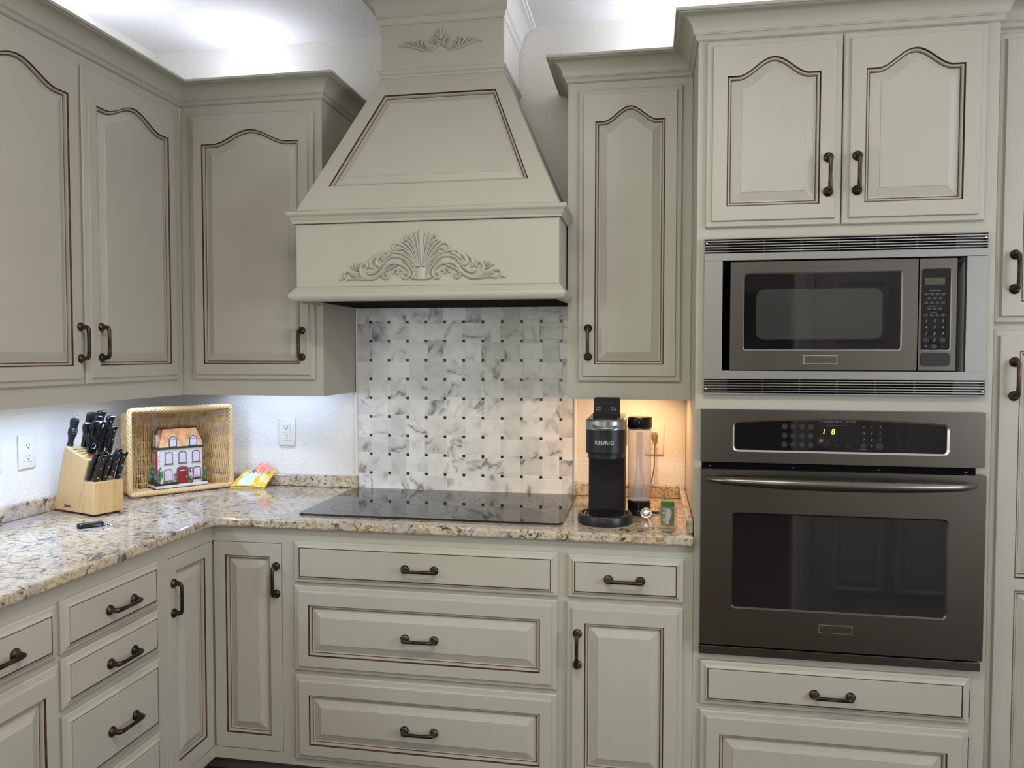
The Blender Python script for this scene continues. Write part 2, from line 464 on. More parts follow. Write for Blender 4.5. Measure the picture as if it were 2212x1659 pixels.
# ------------------------------------------------------------------ the room
XW, YR, XR, ZC = -.886, -6.2, 4.2, 2.757       # left wall, rear wall, right wall, ceiling
YU, YB, YT = -.325, -.617, -.615               # faces of wall, base and oven cabinets
XU, XB = -.5635, -.2727                        # the same for the left run
ZU = 1.3204; ZCT = .924; ZCB = .894; ZCR = 2.412

WY0, WY1, WZ0, WZ1 = -3.35, -1.85, 1.06, 2.2    # window over the left run
mb = MB().box(XW-.12, XW, WY1, .12, 0, ZC); mb.box(XW-.12, XW, YR-.1, WY0, 0, ZC)
mb.box(XW-.12, XW, WY0, WY1, 0, WZ0); mb.box(XW-.12, XW, WY0, WY1, WZ1, ZC)
struct('wall_left', mb, WALL)
struct('wall_back', MB().box(XW, XR, 0, .12, 0, ZC), WALL)
mb = MB().box(XR, XR+.1, YR, -4.4, 0, ZC); mb.box(XR, XR+.1, -2.2, .12, 0, ZC); mb.box(XR, XR+.1, -4.4, -2.2, 0, .9); mb.box(XR, XR+.1, -4.4, -2.2, 2.2, ZC)
struct('wall_right', mb, WALL)
mb = MB().box(XW, -.2, YR-.1, YR, 0, ZC); mb.box(1.0, 1.75, YR-.1, YR, 0, ZC); mb.box(2.75, XR, YR-.1, YR, 0, ZC)
mb.box(-.2, 1.0, YR-.1, YR, 2.05, ZC); mb.box(1.75, 2.75, YR-.1, YR, 2.1, ZC)
mb.box(-.2, 1.0, YR-.1, YR, 0, .9)
struct('wall_rear', mb, REARW)
struct('floor', MB().box(XW-.1, XR+.1, YR-1.6, .1, -.1, 0), DWOOD)
struct('ceiling', MB().box(XW-.1, XR+.1, YR-.1, .1, ZC, ZC+.1), CEIL)
mb = MB().box(1.6, 2.8, YR-1.6, YR-1.5, 0, 2.2); mb.box(1.6, 1.65, YR-1.5, YR-.1, 0, 2.2); mb.box(2.8, 2.85, YR-1.5, YR-.1, 0, 2.2); mb.box(1.6, 2.85, YR-1.6, YR-.1, 2.2, 2.25)
struct('wall_far', mb, REARW)
def window(name, box, axis):
    """framed double window filling an opening; box = (a0, a1, z0, z1, depth position)"""
    a0, a1, z0, z1, d = box; mb = MB(); gl = MB()
    def bx(m, u0, u1, w0, w1, t0, t1):
        if axis == 'x': m.box(d+t0, d+t1, u0, u1, w0, w1)
        else: m.box(u0, u1, d+t0, d+t1, w0, w1)
    f = .05
    bx(mb, a0, a1, z0, z0+f, -.03, .03); bx(mb, a0, a1, z1-f, z1, -.03, .03)
    bx(mb, a0, a0+f, z0+f, z1-f, -.03, .03); bx(mb, a1-f, a1, z0+f, z1-f, -.03, .03)
    am = (a0+a1)/2; bx(mb, am-.025, am+.025, z0+f, z1-f, -.025, .025)
    o = struct(name, mb, TRIMW)
    bx(gl, a0+f, am-.025, z0+f, z1-f, -.003, .003); bx(gl, am+.025, a1-f, z0+f, z1-f, -.003, .003)
    p = gl.build('pane', None, GLASS2); p.parent = o
    return o
window('window_1', (WY0, WY1, WZ0, WZ1, XW-.07), 'x')
window('added_window', (-4.4, -2.2, .9, 2.2, XR+.05), 'x')  # unseen window, added to give bluish light from the right
window('window_2', (-.2, 1.0, .9, 2.05, YR-.05), 'y')
# panelled door in a wall stub beside the camera, seen mirrored in the oven and microwave glass
struct('wall_stub', MB().box(2.0, 2.98, -2.80, -2.66, 0, ZC), WALL)
struct('trim_1', MB().box(2.02, 2.07, -2.66, -2.635, 0, 2.10).box(2.87, 2.92, -2.66, -2.635, 0, 2.10).box(2.07, 2.87, -2.66, -2.635, 2.05, 2.10), TRIMW)
T = None
class _D: off = Vector((0, 0, 0)); o = None
def rear_door():
    YD_ = -2.645; mb = MB().box(2.075, 2.865, YD_-.012, YD_, .01, 2.045)
    d = struct('door_1', mb, DOORW)
    for x0, x1 in ((2.175, 2.44), (2.50, 2.765)):
        for z0, z1 in ((.2, .75), (.9, 1.4), (1.55, 1.88)):
            m2 = MB(); r = lambda e: [(x0+e, z0+e), (x1-e, z0+e), (x1-e, z1-e), (x0+e, z1-e)]
            m2.rings([[(p[0], YD_+h, p[1]) for p in r(e)] for e, h in ((0, 0), (.004, .012), (.02, .014), (.03, .004), (.06, .012))], cap1=True)
            q = m2.build('door_panel', None, DOORW); q.parent = d
    k = MB().lathe([(.012, 0), (.012, .03), (.028, .05), (.03, .065), (.02, .075)], (2.12, YD_, 1.0), '-y', 20)
    k.v = [(p[0], 2*YD_-p[1], p[2]) for p in k.v]
    q = k.build('door_knob', None, STEEL2); q.parent = d
rear_door()

# ------------------------------------------------------------------ wall cabinets
def wall_cab(T, x0, x1, y1, yf, z0, ztop):
    """hollow under the doors: a lamp recess behind the bottom rail"""
    mb = MB().box(x0, x1, yf, y1, z0+.045, ztop)
    mb.box(x0, x1, yf, yf+.02, z0, z0+.045); mb.box(x0, x0+.016, yf+.02, y1, z0, z0+.045); mb.box(x1-.016, x1, yf+.02, y1, z0, z0+.045)
    return mb.build('cabinet_body', T, PAINT)

PATH_L = [(XW+.0016, -1.395), (XU, -1.395), (XU, YU), (.009, YU), (.009, -.0016)]
T = Thing('upper_cabinet', 'cream double-door wall cabinet on the left wall above the knife block', 'cabinet', (-1.395, .8845, ZU), frame='left')
wall_cab(T, -1.393, -.327, .8845, .5635, ZU, 2.44)
d = door(T, -1.357, -.8695, 1.381, 2.378, .5635, .048, .054, .062, .058); pull(T, d, -.892, 1.511, .5435, True)
d = door(T, -.8585, -.372, 1.381, 2.378, .5635, .048, .054, .062, .058); pull(T, d, -.799, 1.5135, .5435, True)
m_ = MB(); sweep_left(m_, PATH_L, CROWN, ZCR, 0, 2); m_.build('crown_molding', T, PAINT)

T = Thing('upper_cabinet', 'cream single-door wall cabinet in the corner, left of the range hood', 'cabinet', (-.28, -.0015, ZU))
wall_cab(T, XU+.0005, .009, -.0015, YU, ZU, 2.44)
d = door(T, -.5185, -.021, 1.3815, 2.373, YU, .048, .054, .062, .058); pull(T, d, -.067, 1.5145, YU-.02, True)
m_ = MB(); sweep(m_, PATH_L, CROWN, ZCR, 2, 4); m_.build('crown_molding', T, PAINT)

PATH_R = [(.917, -.0016), (.917, YU), (1.3393, YU), (1.3393, YT), (2.1665, YT), (2.1665, -.555), (3.3, -.555)]
T = Thing('upper_cabinet', 'narrow cream wall cabinet between the range hood and the oven tower', 'cabinet', (1.13, -.0015, ZU))
wall_cab(T, .917, 1.3385, -.0015, YU, ZU, 2.44)
d = door(T, .9555, 1.305, 1.3835, 2.3835, YU, .048, .057, .062, .059); pull(T, d, .991, 1.518, YU-.02, True)
m_ = MB(); sweep(m_, PATH_R, CROWN, ZCR, 0, 2); m_.build('crown_molding', T, PAINT)

# ------------------------------------------------------------------ oven tower
T = Thing('oven_cabinet', 'tall cream cabinet tower holding the microwave and the wall oven', 'cabinet', (1.75, -.001, 0))
X0, X1 = 1.3393, 2.1660
mb = MB().box(X0, X0+.02, YT+.02, -.001, .0, 2.46); mb.box(X1-.02, X1, YT+.02, -.001, .0, 2.46)
mb.box(X0, X1, -.02, -.001, 0, 2.46); mb.box(X0+.02, X1-.02, YT+.02, -.02, 2.40, 2.46)
for z in (1.825, 1.325, .53): mb.box(X0+.02, X1-.02, YT+.02, -.02, z, z+.018)
yf, yk = YT, YT+.02
mb.box(X0, 1.372, yf, yk, .078, 2.46); mb.box(2.128, X1, yf, yk, .078, 2.46)          # stiles
for z0, z1 in ((1.808, 1.88), (2.38, 2.46), (1.302, 1.366), (.50, .578), (.36, .42), (.078, .13)): mb.box(1.372, 2.128, yf, yk, z0, z1)
mb.box(1.372, 2.128, yk-.002, yk, .13, .50); mb.box(1.372, 2.128, yk-.002, yk, 1.87, 2.39)
mb.build('cabinet_body', T, PAINT)
MB().box(X0+.021, X1-.021, -.545, -.53, 0, .0775).build('toe_kick', T, KICK)
d = door(T, 1.363, 1.7455, 1.857, 2.406, YT, .051, .060, .056, .060); pull(T, d, 1.7085, 2.0, YT-.02, True)
d = door(T, 1.7495, 2.1305, 1.857, 2.406, YT, .051, .059, .056, .060); pull(T, d, 1.788, 2.0015, YT-.02, True)
d = door(T, 1.362, 2.1225, .405, .5405, YT, flat=True, name='drawer'); pull(T, d, 1.744, .463, YT-.02, False, .102)
d = door(T, 1.362, 2.1215, .112, .386, YT, 0, .058, .068, .056, name='drawer'); pull(T, d, 1.744, .222, YT-.02, False, .102)
m_ = MB(); sweep(m_, PATH_R, CROWN, ZCR, 2, 5); m_.build('crown_molding', T, PAINT)

T = Thing('pantry_cabinet', 'tall cream pantry cabinet at the right edge, beside the oven tower', 'cabinet', (2.6, -.001, 0))
mb = MB().box(2.1675, 3.1, -.555, -.001, .078, 2.46); mb.box(2.1675, 3.1, -.50, -.001, 0, .078)
mb.build('cabinet_body', T, PAINT, bev=.0025)
d = door(T, 2.1835, 2.64, 1.570, 2.398, -.555, .05, .070, .06, .06); pull(T, d, 2.2345, 1.7155, -.575, True)
d = door(T, 2.1835, 2.64, .112, 1.549, -.555, 0, .070, .06, .06, second=(.79, .826)); pull(T, d, 2.240, 1.407, -.575, True)
d = door(T, 2.645, 3.09, 1.570, 2.398, -.555, .05, .070, .06, .06); pull(T, d, 2.685, 1.7155, -.575, True)
d = door(T, 2.645, 3.09, .112, 1.549, -.555, 0, .070, .06, .06, second=(.79, .826)); pull(T, d, 2.685, 1.407, -.575, True)
m_ = MB(); sweep(m_, PATH_R, CROWN, ZCR, 5, 6); m_.build('crown_molding', T, PAINT)

# ------------------------------------------------------------------ base cabinets
ZB = .079; ZBT = .8935
T = Thing('corner_cabinet', 'cream corner base cabinet with two hinged doors meeting in the corner', 'cabinet', (-.58, -.0015, 0))
mb = MB().box(-.8845, .00495, YB+.0135, -.0015, ZB, ZBT); mb.box(-.8845, XB-.0135, -.89495, YB+.0135, ZB, ZBT)
for z0, z1 in ((ZB, .1168), (.8372, ZBT)):
    mb.box(XB-.0135, .00495, YB, YB+.0135, z0, z1); mb.box(XB-.0135, XB, -.89495, YB, z0, z1)
mb.box(-.0173, .00495, YB, YB+.0135, .1168, .8372); mb.box(XB-.0135, XB, -.89495, -.8687, .1168, .8372)
mb.build('cabinet_body', T, PAINT)
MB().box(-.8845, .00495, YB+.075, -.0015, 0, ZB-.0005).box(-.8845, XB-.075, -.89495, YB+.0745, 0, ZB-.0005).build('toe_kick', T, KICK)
d = door(T, XB+.004, -.0195, .119, .835, YB, 0, .042, .045, .052, inset=True); pull(T, d, -.0385, .712, YB, True, .094)
# the other leaf faces the room along x: built in the left frame, then turned
TL = Thing('turn_helper', '', '', (0, 0, 0), frame='left')
d = door(TL, -.8665, YB-.004, .119, .835, -XB, 0, .042, .045, .052, inset=True); h = pull(TL, d, -.8405, .706, -XB, True, .095)
for q in (d, h):
    q.data.transform(Matrix.Translation(-T.off) @ Matrix.Rotation(PI/2, 4, 'Z'))
d.parent = T.o; bpy.data.objects.remove(TL.o)

T = Thing('drawer_cabinet', 'cream base cabinet with a stack of four plain drawers, under the left counter', 'cabinet', (-1.115, .8845, 0), frame='left')
mb = MB().box(-1.33395, -.89505, -XB, .8845, ZB, ZBT); mb.build('cabinet_body', T, PAINT)
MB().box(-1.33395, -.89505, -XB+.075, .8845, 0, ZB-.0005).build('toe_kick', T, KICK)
for z0, z1, zp in ((.713, .8495, .7735), (.570, .7005, .624), (.341, .551, .434), (.112, .3225, .215)):
    d = door(T, -1.3265, -.9305, z0, z1, -XB, flat=True, name='drawer'); pull(T, d, -1.1085, zp, -XB-.02, False, .100)

T = Thing('sink_cabinet', 'cream base cabinet with drawer over door at the lower left edge', 'cabinet', (-1.75, .8845, 0), frame='left')
mb = MB().box(-2.2, -1.33405, -XB, .8845, ZB, ZBT); mb.build('cabinet_body', T, PAINT)
MB().box(-2.2, -1.33405, -XB+.075, .8845, 0, ZB-.0005).build('toe_kick', T, KICK)
for x0, x1, hx in ((-1.717, -1.3425, -1.66), (-2.16, -1.785, -1.84)):
    d = door(T, x0, x1, .7125, .846, -XB, flat=True, name='drawer'); pull(T, d, (x0+x1)/2, .7745, -XB-.02, False, .100)
    d = door(T, x0, x1+.006, .112, .693, -XB, 0, .053, .062, .053); pull(T, d, hx, .55, -XB-.02, True)

T = Thing('drawer_cabinet', 'wide cream base cabinet with three long drawers directly below the cooktop', 'cabinet', (.47, -.0015, 0))
mb = MB().box(.00505, .93495, YB, -.0015, ZB, ZBT); mb.build('cabinet_body', T, PAINT)
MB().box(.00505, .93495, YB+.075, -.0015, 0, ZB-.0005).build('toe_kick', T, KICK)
d = door(T, .032, .9215, .7125, .852, YB, flat=True, name='drawer'); pull(T, d, .4715, .777, YB-.02, False)
d = door(T, .0305, .9205, .412, .701, YB, 0, .054, .062, .054, name='drawer'); pull(T, d, .4705, .548, YB-.02, False)
d = door(T, .0305, .9205, .109, .397, YB, 0, .054, .063, .053, name='drawer'); pull(T, d, .469, .2425, YB-.02, False, .100)

T = Thing('base_cabinet', 'narrow cream base cabinet with one drawer over one door, beside the oven', 'cabinet', (1.14, -.0015, 0))
mb = MB().box(.93505, 1.3385, YB, -.0015, ZB, ZBT); mb.build('cabinet_body', T, PAINT)
MB().box(.93505, 1.3385, YB+.075, -.0015, 0, ZB-.0005).build('toe_kick', T, KICK)
d = door(T, .9535, 1.3095, .713, .850, YB, flat=True, name='drawer'); pull(T, d, 1.130, .778, YB-.02, False)
d = door(T, .950, 1.309, .109, .6985, YB, 0, .057, .0625, .057); pull(T, d, .985, .553, YB-.02, True)

# ------------------------------------------------------------------ worktop
T = Thing('countertop', 'L-shaped speckled granite worktop with low upstands along the walls', 'countertop', (-.3, -.3, ZCB))
YC, XC = -.643, -.2475
poly = [(XW+.001, -2.2), (XC, -2.2), (XC, YC-.025), (XC+.008, YC-.008), (XC+.025, YC), (1.3375, YC), (1.3375, -.001), (XW+.001, -.001)]
m_ = MB().prism(poly, 'z', ZCB, ZCT); m_.build('slab', T, GRAN, bev=.006, seg=2)
MB().box(XW+.001, XW+.021, -2.2, -.0225, ZCT+.0003, .976).build('upstand', T, GRAN, bev=.004)
MB().box(XW+.0215, .0185, -.0215, -.001, ZCT+.0003, .973).build('upstand', T, GRAN, bev=.004)
MB().box(.9075, 1.3155, -.0215, -.001, ZCT+.0003, .975).build('upstand', T, GRAN, bev=.004)
MB().box(1.3165, 1.3375, -.61, -.001, ZCT+.0003, .970).build('upstand', T, GRAN, bev=.006)

# ------------------------------------------------------------------ basketweave marble behind the cooktop
T = Thing('tile_backsplash', 'basketweave marble tile panel with small black squares behind the cooktop', 'backsplash', (.46, -.001, ZCT))
TX0, TX1, TZ0, TZ1 = .0195, .9065, ZCT+.001, 1.668
px, pz, ds = .0784, .0772, .0125
mb = MB(); tones = []
def tile(x0, x1, z0, z1):
    x0, x1, z0, z1 = max(x0, TX0), min(x1, TX1), max(z0, TZ0), min(z1, TZ1)
    if x1-x0 < .004 or z1-z0 < .004: return
    e = .0008; k = len(mb.f)
    mb.rings([[(a, y, b) for a, b in ((x0+d, z0+d), (x1-d, z0+d), (x1-d, z1-d), (x0+d, z1-d))] for d, y in ((0, -.004), (0, -.0089), (e, -.0093))], 0, False, False, True)
    t_ = (random.random(), random.random(), random.random(), 1)
    tones.extend([t_]*(len(mb.f)-k))
gx0, gz0 = .0752, 1.6075
gr = .0018
for i in range(-1, 12):
    for j in range(-2, 11):
        cx = gx0 + (i+.5)*px; cz = gz0 - (j+.5)*pz
        vert = (i + j) % 2 == 0
        a, b = (px-ds)/2 - gr/2, (pz+ds)/2 - gr/2
        if vert: tile(cx-a, cx+a, cz-b, cz+b)
        else: tile(cx-(px+ds)/2+gr/2, cx+(px+ds)/2-gr/2, cz-(pz-ds)/2+gr/2, cz+(pz-ds)/2-gr/2)
for i in range(0, 11):
    for j in range(0, 9):
        cx, cz = gx0 + i*px, gz0 - j*pz; q = ds/2 - .0007
        mb.box(cx-q, cx+q, -.0092, -.004, cz-q, cz+q, 1); tones.extend([(0, 0, 0, 1)]*6)
o = mb.build('marble_tiles', T, [MARB, DOT])
a = o.data.attributes.new('tone', 'FLOAT_COLOR', 'FACE')
for i, c in enumerate(tones): a.data[i].color = c
MB().box(.0192, .9068, -.0087, -.001, TZ0, TZ1).build('grout_bed', T, GROUT)
def pencil(x0, x1, z0, z1, name='pencil_trim'):
    m_ = MB(); c = (x0+x1)/2; r = (x1-x0)/2
    m_.rings([[(c - r*math.cos(PI*k/8), -.001-.014*math.sin(PI*k/8)**.7, z) for k in range(9)] for z in (z0, z1)], 0, True, True, True)
    m_.build(name, T, TRIMW)
pencil(.004, .019, .9745, 1.3195); pencil(.0095, .019, 1.3205, 1.664); pencil(.908, .923, .9765, 1.3195)

# ------------------------------------------------------------------ range hood
T = Thing('range_hood', 'cream wooden range hood with carved scrolls and a tapered canopy', 'range hood', (.46, -.0015, 1.655))
HX0, HX1, HY = .0105, .9125, -.545
mb = MB()
mb.box(HX0, HX1, HY, HY+.02, 1.662, 1.965)
mb.box(HX0, HX0+.02, HY+.02, -.0015, 1.70, 1.965); mb.box(HX0, HX0+.02, HY+.02, YU-.022, 1.662, 1.70)
mb.box(HX1-.02, HX1, HY+.02, -.0015, 1.70, 1.965); mb.box(HX1-.02, HX1, HY+.02, YU-.022, 1.662, 1.70)
mb.build('hood_body', T, PAINT, bev=.0015)
MB().box(HX0+.0205, HX1-.0205, HY+.0205, -.0125, 1.6640, 1.699).build('hood_liner', T, VOID)
HPATH = [(HX0, -.3475), (HX0, HY), (HX1, HY), (HX1, -.3475)]
LOWP = [(0, 0), (.008, 0), (.013, .003), (.020, .012), (.0225, .020), (.0205, .027), (.015, .0315), (.0125, .033), (.0125, .037), (.009, .041), (.005, .044), (.003, .049), (0, .049)]
m_ = MB(); sweep(m_, HPATH, LOWP, 1.655); m_.build('lower_molding', T, PAINT)
m_ = MB(); m_.box(HX0+.001, HX1-.001, HY-.0008, HY, 1.7035, 1.7052); m_.box(HX0+.001, HX1-.001, HY-.0008, HY, 1.9165, 1.9185); m_.build('glaze_line', T, GLAZE)
MIDP = [(0, 0), (.009, 0), (.0105, .004), (.0105, .008), (.014, .012), (.0155, .019), (.019, .024), (.024, .027), (.026, .032), (.026, .037), (.022, .041), (.012, .043), (0, .044)]
m_ = MB(); sweep(m_, HPATH, MIDP, 1.9190); m_.build('shelf_molding', T, PAINT)
# tapered canopy
C0, C1, CY = .2425, .6885, -.330; ZT0, ZT1 = 1.963, 2.472
B4 = [(HX0, ZT0, HY), (HX1, ZT0, HY)]
F = lambda x, v: (x, HY + (CY-HY)*v, ZT0 + (ZT1-ZT0)*v)                    # on the sloping front
L4 = [F(HX0, 0), F(HX1, 0), F(C1, 1), F(C0, 1)]
mb = MB()
mb.add([F(HX0, 0), F(C0, 1), (C0, -.0015, ZT1), (HX0, -.0015, ZT0)], [(0, 1, 2, 3)])
mb.add([F(HX1, 0), F(C1, 1), (C1, -.0015, ZT1), (HX1, -.0015, ZT0)], [(3, 2, 1, 0)])
mb.add([F(C0, 1), F(C1, 1), (C1, -.0015, ZT1), (C0, -.0015, ZT1)], [(0, 1, 2, 3)])
mb.add([F(HX0, 0), F(HX1, 0), (HX1, -.0015, ZT0), (HX0, -.0015, ZT0)], [(3, 2, 1, 0)])
sl = math.hypot(ZT1-ZT0, CY-HY); nv = Vector((0, -(ZT1-ZT0), CY-HY)).normalized()   # outward normal of the slope
def S(p, h):                                                               # p = (x, distance up the slope)
    q = Vector(F(p[0], p[1]/sl)) + nv*h; return tuple(q)
P = [(.1125, .174*sl), (.8065, .174*sl), (.6675, .856*sl), (.2635, .856*sl)]
O4 = [(HX0, 0), (HX1, 0), (C1, sl), (C0, sl)]
ins = [(0, 0), (.0022, -.0065), (.0042, -.0035), (.0082, -.0045), (.0096, -.0115), (.0122, -.0115), (.0155, -.0120), (.0365, -.0040), (.0377, -.0025)]
mb.rings([[S(p, 0) for p in O4]] + [[S(p, h) for p in (offset(P, d) if d else P)] for d, h in ins], [0, 1, 2, 2, 2, 1, 0, 0, 0], cap1=True)
mb.build('canopy', T, [PAINT, GLAZE, BEAD])
# chimney: panelled front board, painted plaster sides
MB().box(C0, C1, CY+.0185, -.0015, ZT1-.006, ZC-.001).build('chimney', T, TRIMW)
MB().box(C0-.0004, C1+.0004, CY, CY+.018, ZT1-.006, ZC-.001).build('chimney_front', T, PAINT)
SMALL = [(0, 0), (.003, 0), (.0045, .004), (.0045, .008), (.008, .011), (.012, .016), (.0125, .021), (.010, .0255), (.004, .028), (0, .028)]
SP = [(C0, -.002), (C0, CY), (C1, CY), (C1, -.002)]
m_ = MB(); sweep(m_, SP, SMALL, 2.468); m_.build('neck_molding', T, PAINT)
CR2 = [(d*.95, h*1.305) for d, h in CROWN]
m_ = MB(); sweep(m_, SP, CR2, 2.6545, 0, 2); m_.build('crown_molding', T, PAINT)
m_ = MB(); sweep(m_, SP, CR2, 2.6545, 2, 3); m_.build('crown_molding', T, TRIMW)

# carved scrollwork
def plume(mb, pts, w0, w1, y, h, tip=.4, n=5):
    """tapered raised stroke on the plane y, from points (x, z) with width w0 -> w1 and a rounded tip"""
    C = catmull([(p[0], 0, p[1]) for p in pts], n); k = len(C); R = []
    for i, c in enumerate(C):
        t = i/(k-1); d = (C[min(i+1, k-1)] - C[max(i-1, 0)]).normalized(); nrm = Vector((-d.z, 0, d.x))
        w = (w0 + (w1-w0)*t)
        if t > 1-tip*.35: w *= math.sqrt(max(.02, 1-((t-(1-tip*.35))/(tip*.35))**2))
        hh = h*(.45+.55*min(1, w/max(w0, w1)))
        R.append([(c.x + nrm.x*w*math.cos(a), y - hh*max(0, math.sin(a)), c.z + nrm.z*w*math.cos(a)) for a in [PI*q/6 for q in range(7)]])
    mb.rings(R, 0, True, True, True, closed=False)
def spiral(c, r0, r1, a0, a1, n=9):
    return [(c[0] + (r0+(r1-r0)*i/n)*math.cos(math.radians(a0+(a1-a0)*i/n)), c[1] + (r0+(r1-r0)*i/n)*math.sin(math.radians(a0+(a1-a0)*i/n))) for i in range(n+1)]
def carve(name, strokes, centre, cx, cz, s, y, h):
    mb = MB(); k = .88
    for pts, w0, w1, tip in centre: plume(mb, [(cx + p[0]*s, cz + p[1]*s) for p in pts], w0*s*k, w1*s*k, y, h, tip)
    for sg in (1, -1):
        for pts, w0, w1, tip in strokes: plume(mb, [(cx + sg*p[0]*s, cz + p[1]*s) for p in pts], w0*s*k, w1*s*k, y, h*.92, tip)
    return mb.build(name, T, PAINT)
big_c = [([(0, 140), (0, 300), (0, 470), (0, 575)], 14, 58, 1), ([(0, 8), (0, 60), (0, 150)], 88, 70, .3)]
big = [
    ([(18, 150), (30, 330), (52, 470), (88, 540)], 10, 24, 1),
    ([(26, 150), (58, 330), (100, 450), (165, 505), (182, 470), (168, 440)], 11, 30, 1),
    ([(30, 150), (75, 330), (110, 410), (138, 440)], 9, 22, 1),
    ([(34, 150), (100, 320), (160, 400), (228, 448)], 10, 22, 1),
    ([(40, 150), (120, 300), (210, 390), (290, 415), (330, 375), (318, 335)], 12, 34, 1),
    ([(42, 150), (125, 280), (205, 350), (262, 350), (272, 325)], 10, 24, 1),
    ([(46, 140), (125, 250), (190, 295), (240, 310)], 9, 20, 1),
    ([(50, 90), (110, 215), (230, 300), (370, 325), (500, 300), (585, 240), (608, 165), (575, 135)], 12, 36, 1),
    ([(430, 305), (500, 270), (535, 210), (505, 170), (470, 185)], 30, 34, 1),
    ([(360, 300), (430, 270), (470, 225)], 26, 30, 1),
    ([(56, 60), (120, 185), (240, 255), (350, 262), (430, 225), (445, 180)], 12, 24, 1),
    ([(70, 10), (90, 90), (160, 190), (230, 225)], 20, 14, 1),
    ([(96, 16), (100, 60)], 30, 20, 1),
    ([(450, 120), (380, 185), (290, 190), (200, 160), (140, 100), (140, 45)] + spiral((190, 55), 46, 8, 190, 560, 8), 26, 14, .5),
    ([(290, 170), (380, 130), (440, 95), (462, 55)] + spiral((415, 50), 40, 8, 350, 60, 6), 18, 16, .6),
    ([(225, 110), (270, 105), (285, 60)], 16, 26, 1), ([(250, 125), (320, 115), (330, 70)], 14, 24, 1),
    ([(440, 130), (500, 65), (590, 20), (680, 35), (725, 100), (715, 170), (670, 195), (640, 160), (655, 130)], 28, 26, .6),
    ([(470, 160), (540, 95), (610, 75), (650, 110)], 14, 16, 1),
    ([(560, 18), (680, 12), (780, 45), (860, 100), (920, 85), (925, 35), (985, 12)], 14, 20, 1),
    ([(690, 25), (780, 70), (850, 60)], 12, 22, 1), ([(700, 15), (800, 22), (900, 15)], 12, 16, 1),
    ([(735, 130), (745, 170), (738, 205)], 10, 16, 1), ([(750, 120), (780, 165), (800, 200)], 10, 17, 1), ([(760, 110), (810, 145), (850, 165)], 10, 17, 1)]
carve('carved_scroll', big, big_c, .4535, 1.7235, .0002915, HY+.0015, .0125)
sm_c = [([(0, 230), (0, 330), (0, 420)], 16, 56, 1), ([(-50, 165), (0, 185), (50, 165)], 24, 24, .1), ([(-62, 110), (0, 140), (62, 110)], 26, 26, .1)]
sm = [
    ([(16, 230), (40, 320), (72, 380)], 12, 40, 1), ([(26, 230), (70, 300), (125, 330)], 12, 40, 1), ([(36, 225), (95, 265), (150, 270)], 12, 34, 1),
    ([(60, 120), (62, 190)] + spiral((140, 190), 66, 20, 165, -190, 9), 34, 16, .4),
    ([(30, 120), (90, 90), (180, 30), (300, 20), (430, 55), (560, 110), (700, 140), (800, 150), (830, 115)], 26, 34, .8),
    ([(330, 40), (440, 120), (480, 190), (430, 210)], 20, 34, 1), ([(290, 40), (370, 130), (390, 250)], 18, 36, 1), ([(270, 50), (310, 130), (330, 190)], 16, 28, 1),
    ([(450, 80), (570, 170), (620, 210)], 18, 34, 1), ([(560, 120), (660, 160), (740, 190)], 16, 24, 1)]
carve('carved_crest', sm, sm_c, .4632, 2.5535, .000181, CY+.001, .012)
# ------------------------------------------------------------------ appliances
def rrect(x0, x1, z0, z1, r, n=5):
    P = []
    for cx, cz, a in ((x1-r, z0+r, -90), (x1-r, z1-r, 0), (x0+r, z1-r, 90), (x0+r, z0+r, 180)):
        for i in range(n+1):
            q = math.radians(a + 90*i/n); P.append((cx + r*math.cos(q), cz + r*math.sin(q)))
    return P                                                    # counter-clockwise from -y
def plate(mb, P, y, m=0):
    mb.add([(p[0], y, p[1]) for p in P], [tuple(range(len(P)))], m)
def sunk(mb, rect, P, yf, ysink, m=(0, 0), rim=.004):
    """front panel: rectangle rect with a rounded opening P whose rim slopes back to ysink"""
    x0, x1, z0, z1 = rect; n = len(P)//4
    O_ = []
    for i, p in enumerate(P):
        k = i//n; j = i % n
        c = [(x1, z0), (x1, z1), (x0, z1), (x0, z0)][k]
        O_.append(c)
    mb.rings([[(p[0], yf, p[1]) for p in O_], [(p[0], yf, p[1]) for p in P], [(p[0], ysink, p[1]) for p in offset(P, rim)]], [m[0], m[1]])
    return offset(P, rim)

# microwave in its trim kit
T = Thing('microwave', 'stainless steel built-in microwave with black window and louvred trim', 'microwave', (1.75, -.1, 1.36))
YM = -.6345
mb = MB()
for z0, z1, za, zb in ((1.757, 1.8235, 1.7785, 1.8205), (1.3575, 1.4285, 1.3615, 1.4035)):
    mb.box(1.361, 2.1405, YM, YT-.0005, z0, za); mb.box(1.361, 2.1405, YM, YT-.0005, zb, z1)
    mb.box(1.361, 1.3625, YM, YT-.0005, za, zb); mb.box(2.139, 2.1405, YM, YT-.0005, za, zb)
mb.box(1.361, 1.4145, YM+.002, YT-.0005, 1.4285, 1.757); mb.box(2.087, 2.1405, YM+.002, YT-.0005, 1.4285, 1.757)
mb.build('trim_frame', T, STEELT, bev=.0012)
for x in (2.087, 1.4122): MB().box(x, x+.0022, YT-.0003, -.53, 1.4290, 1.7565).build('trim_return', T, SATIN)
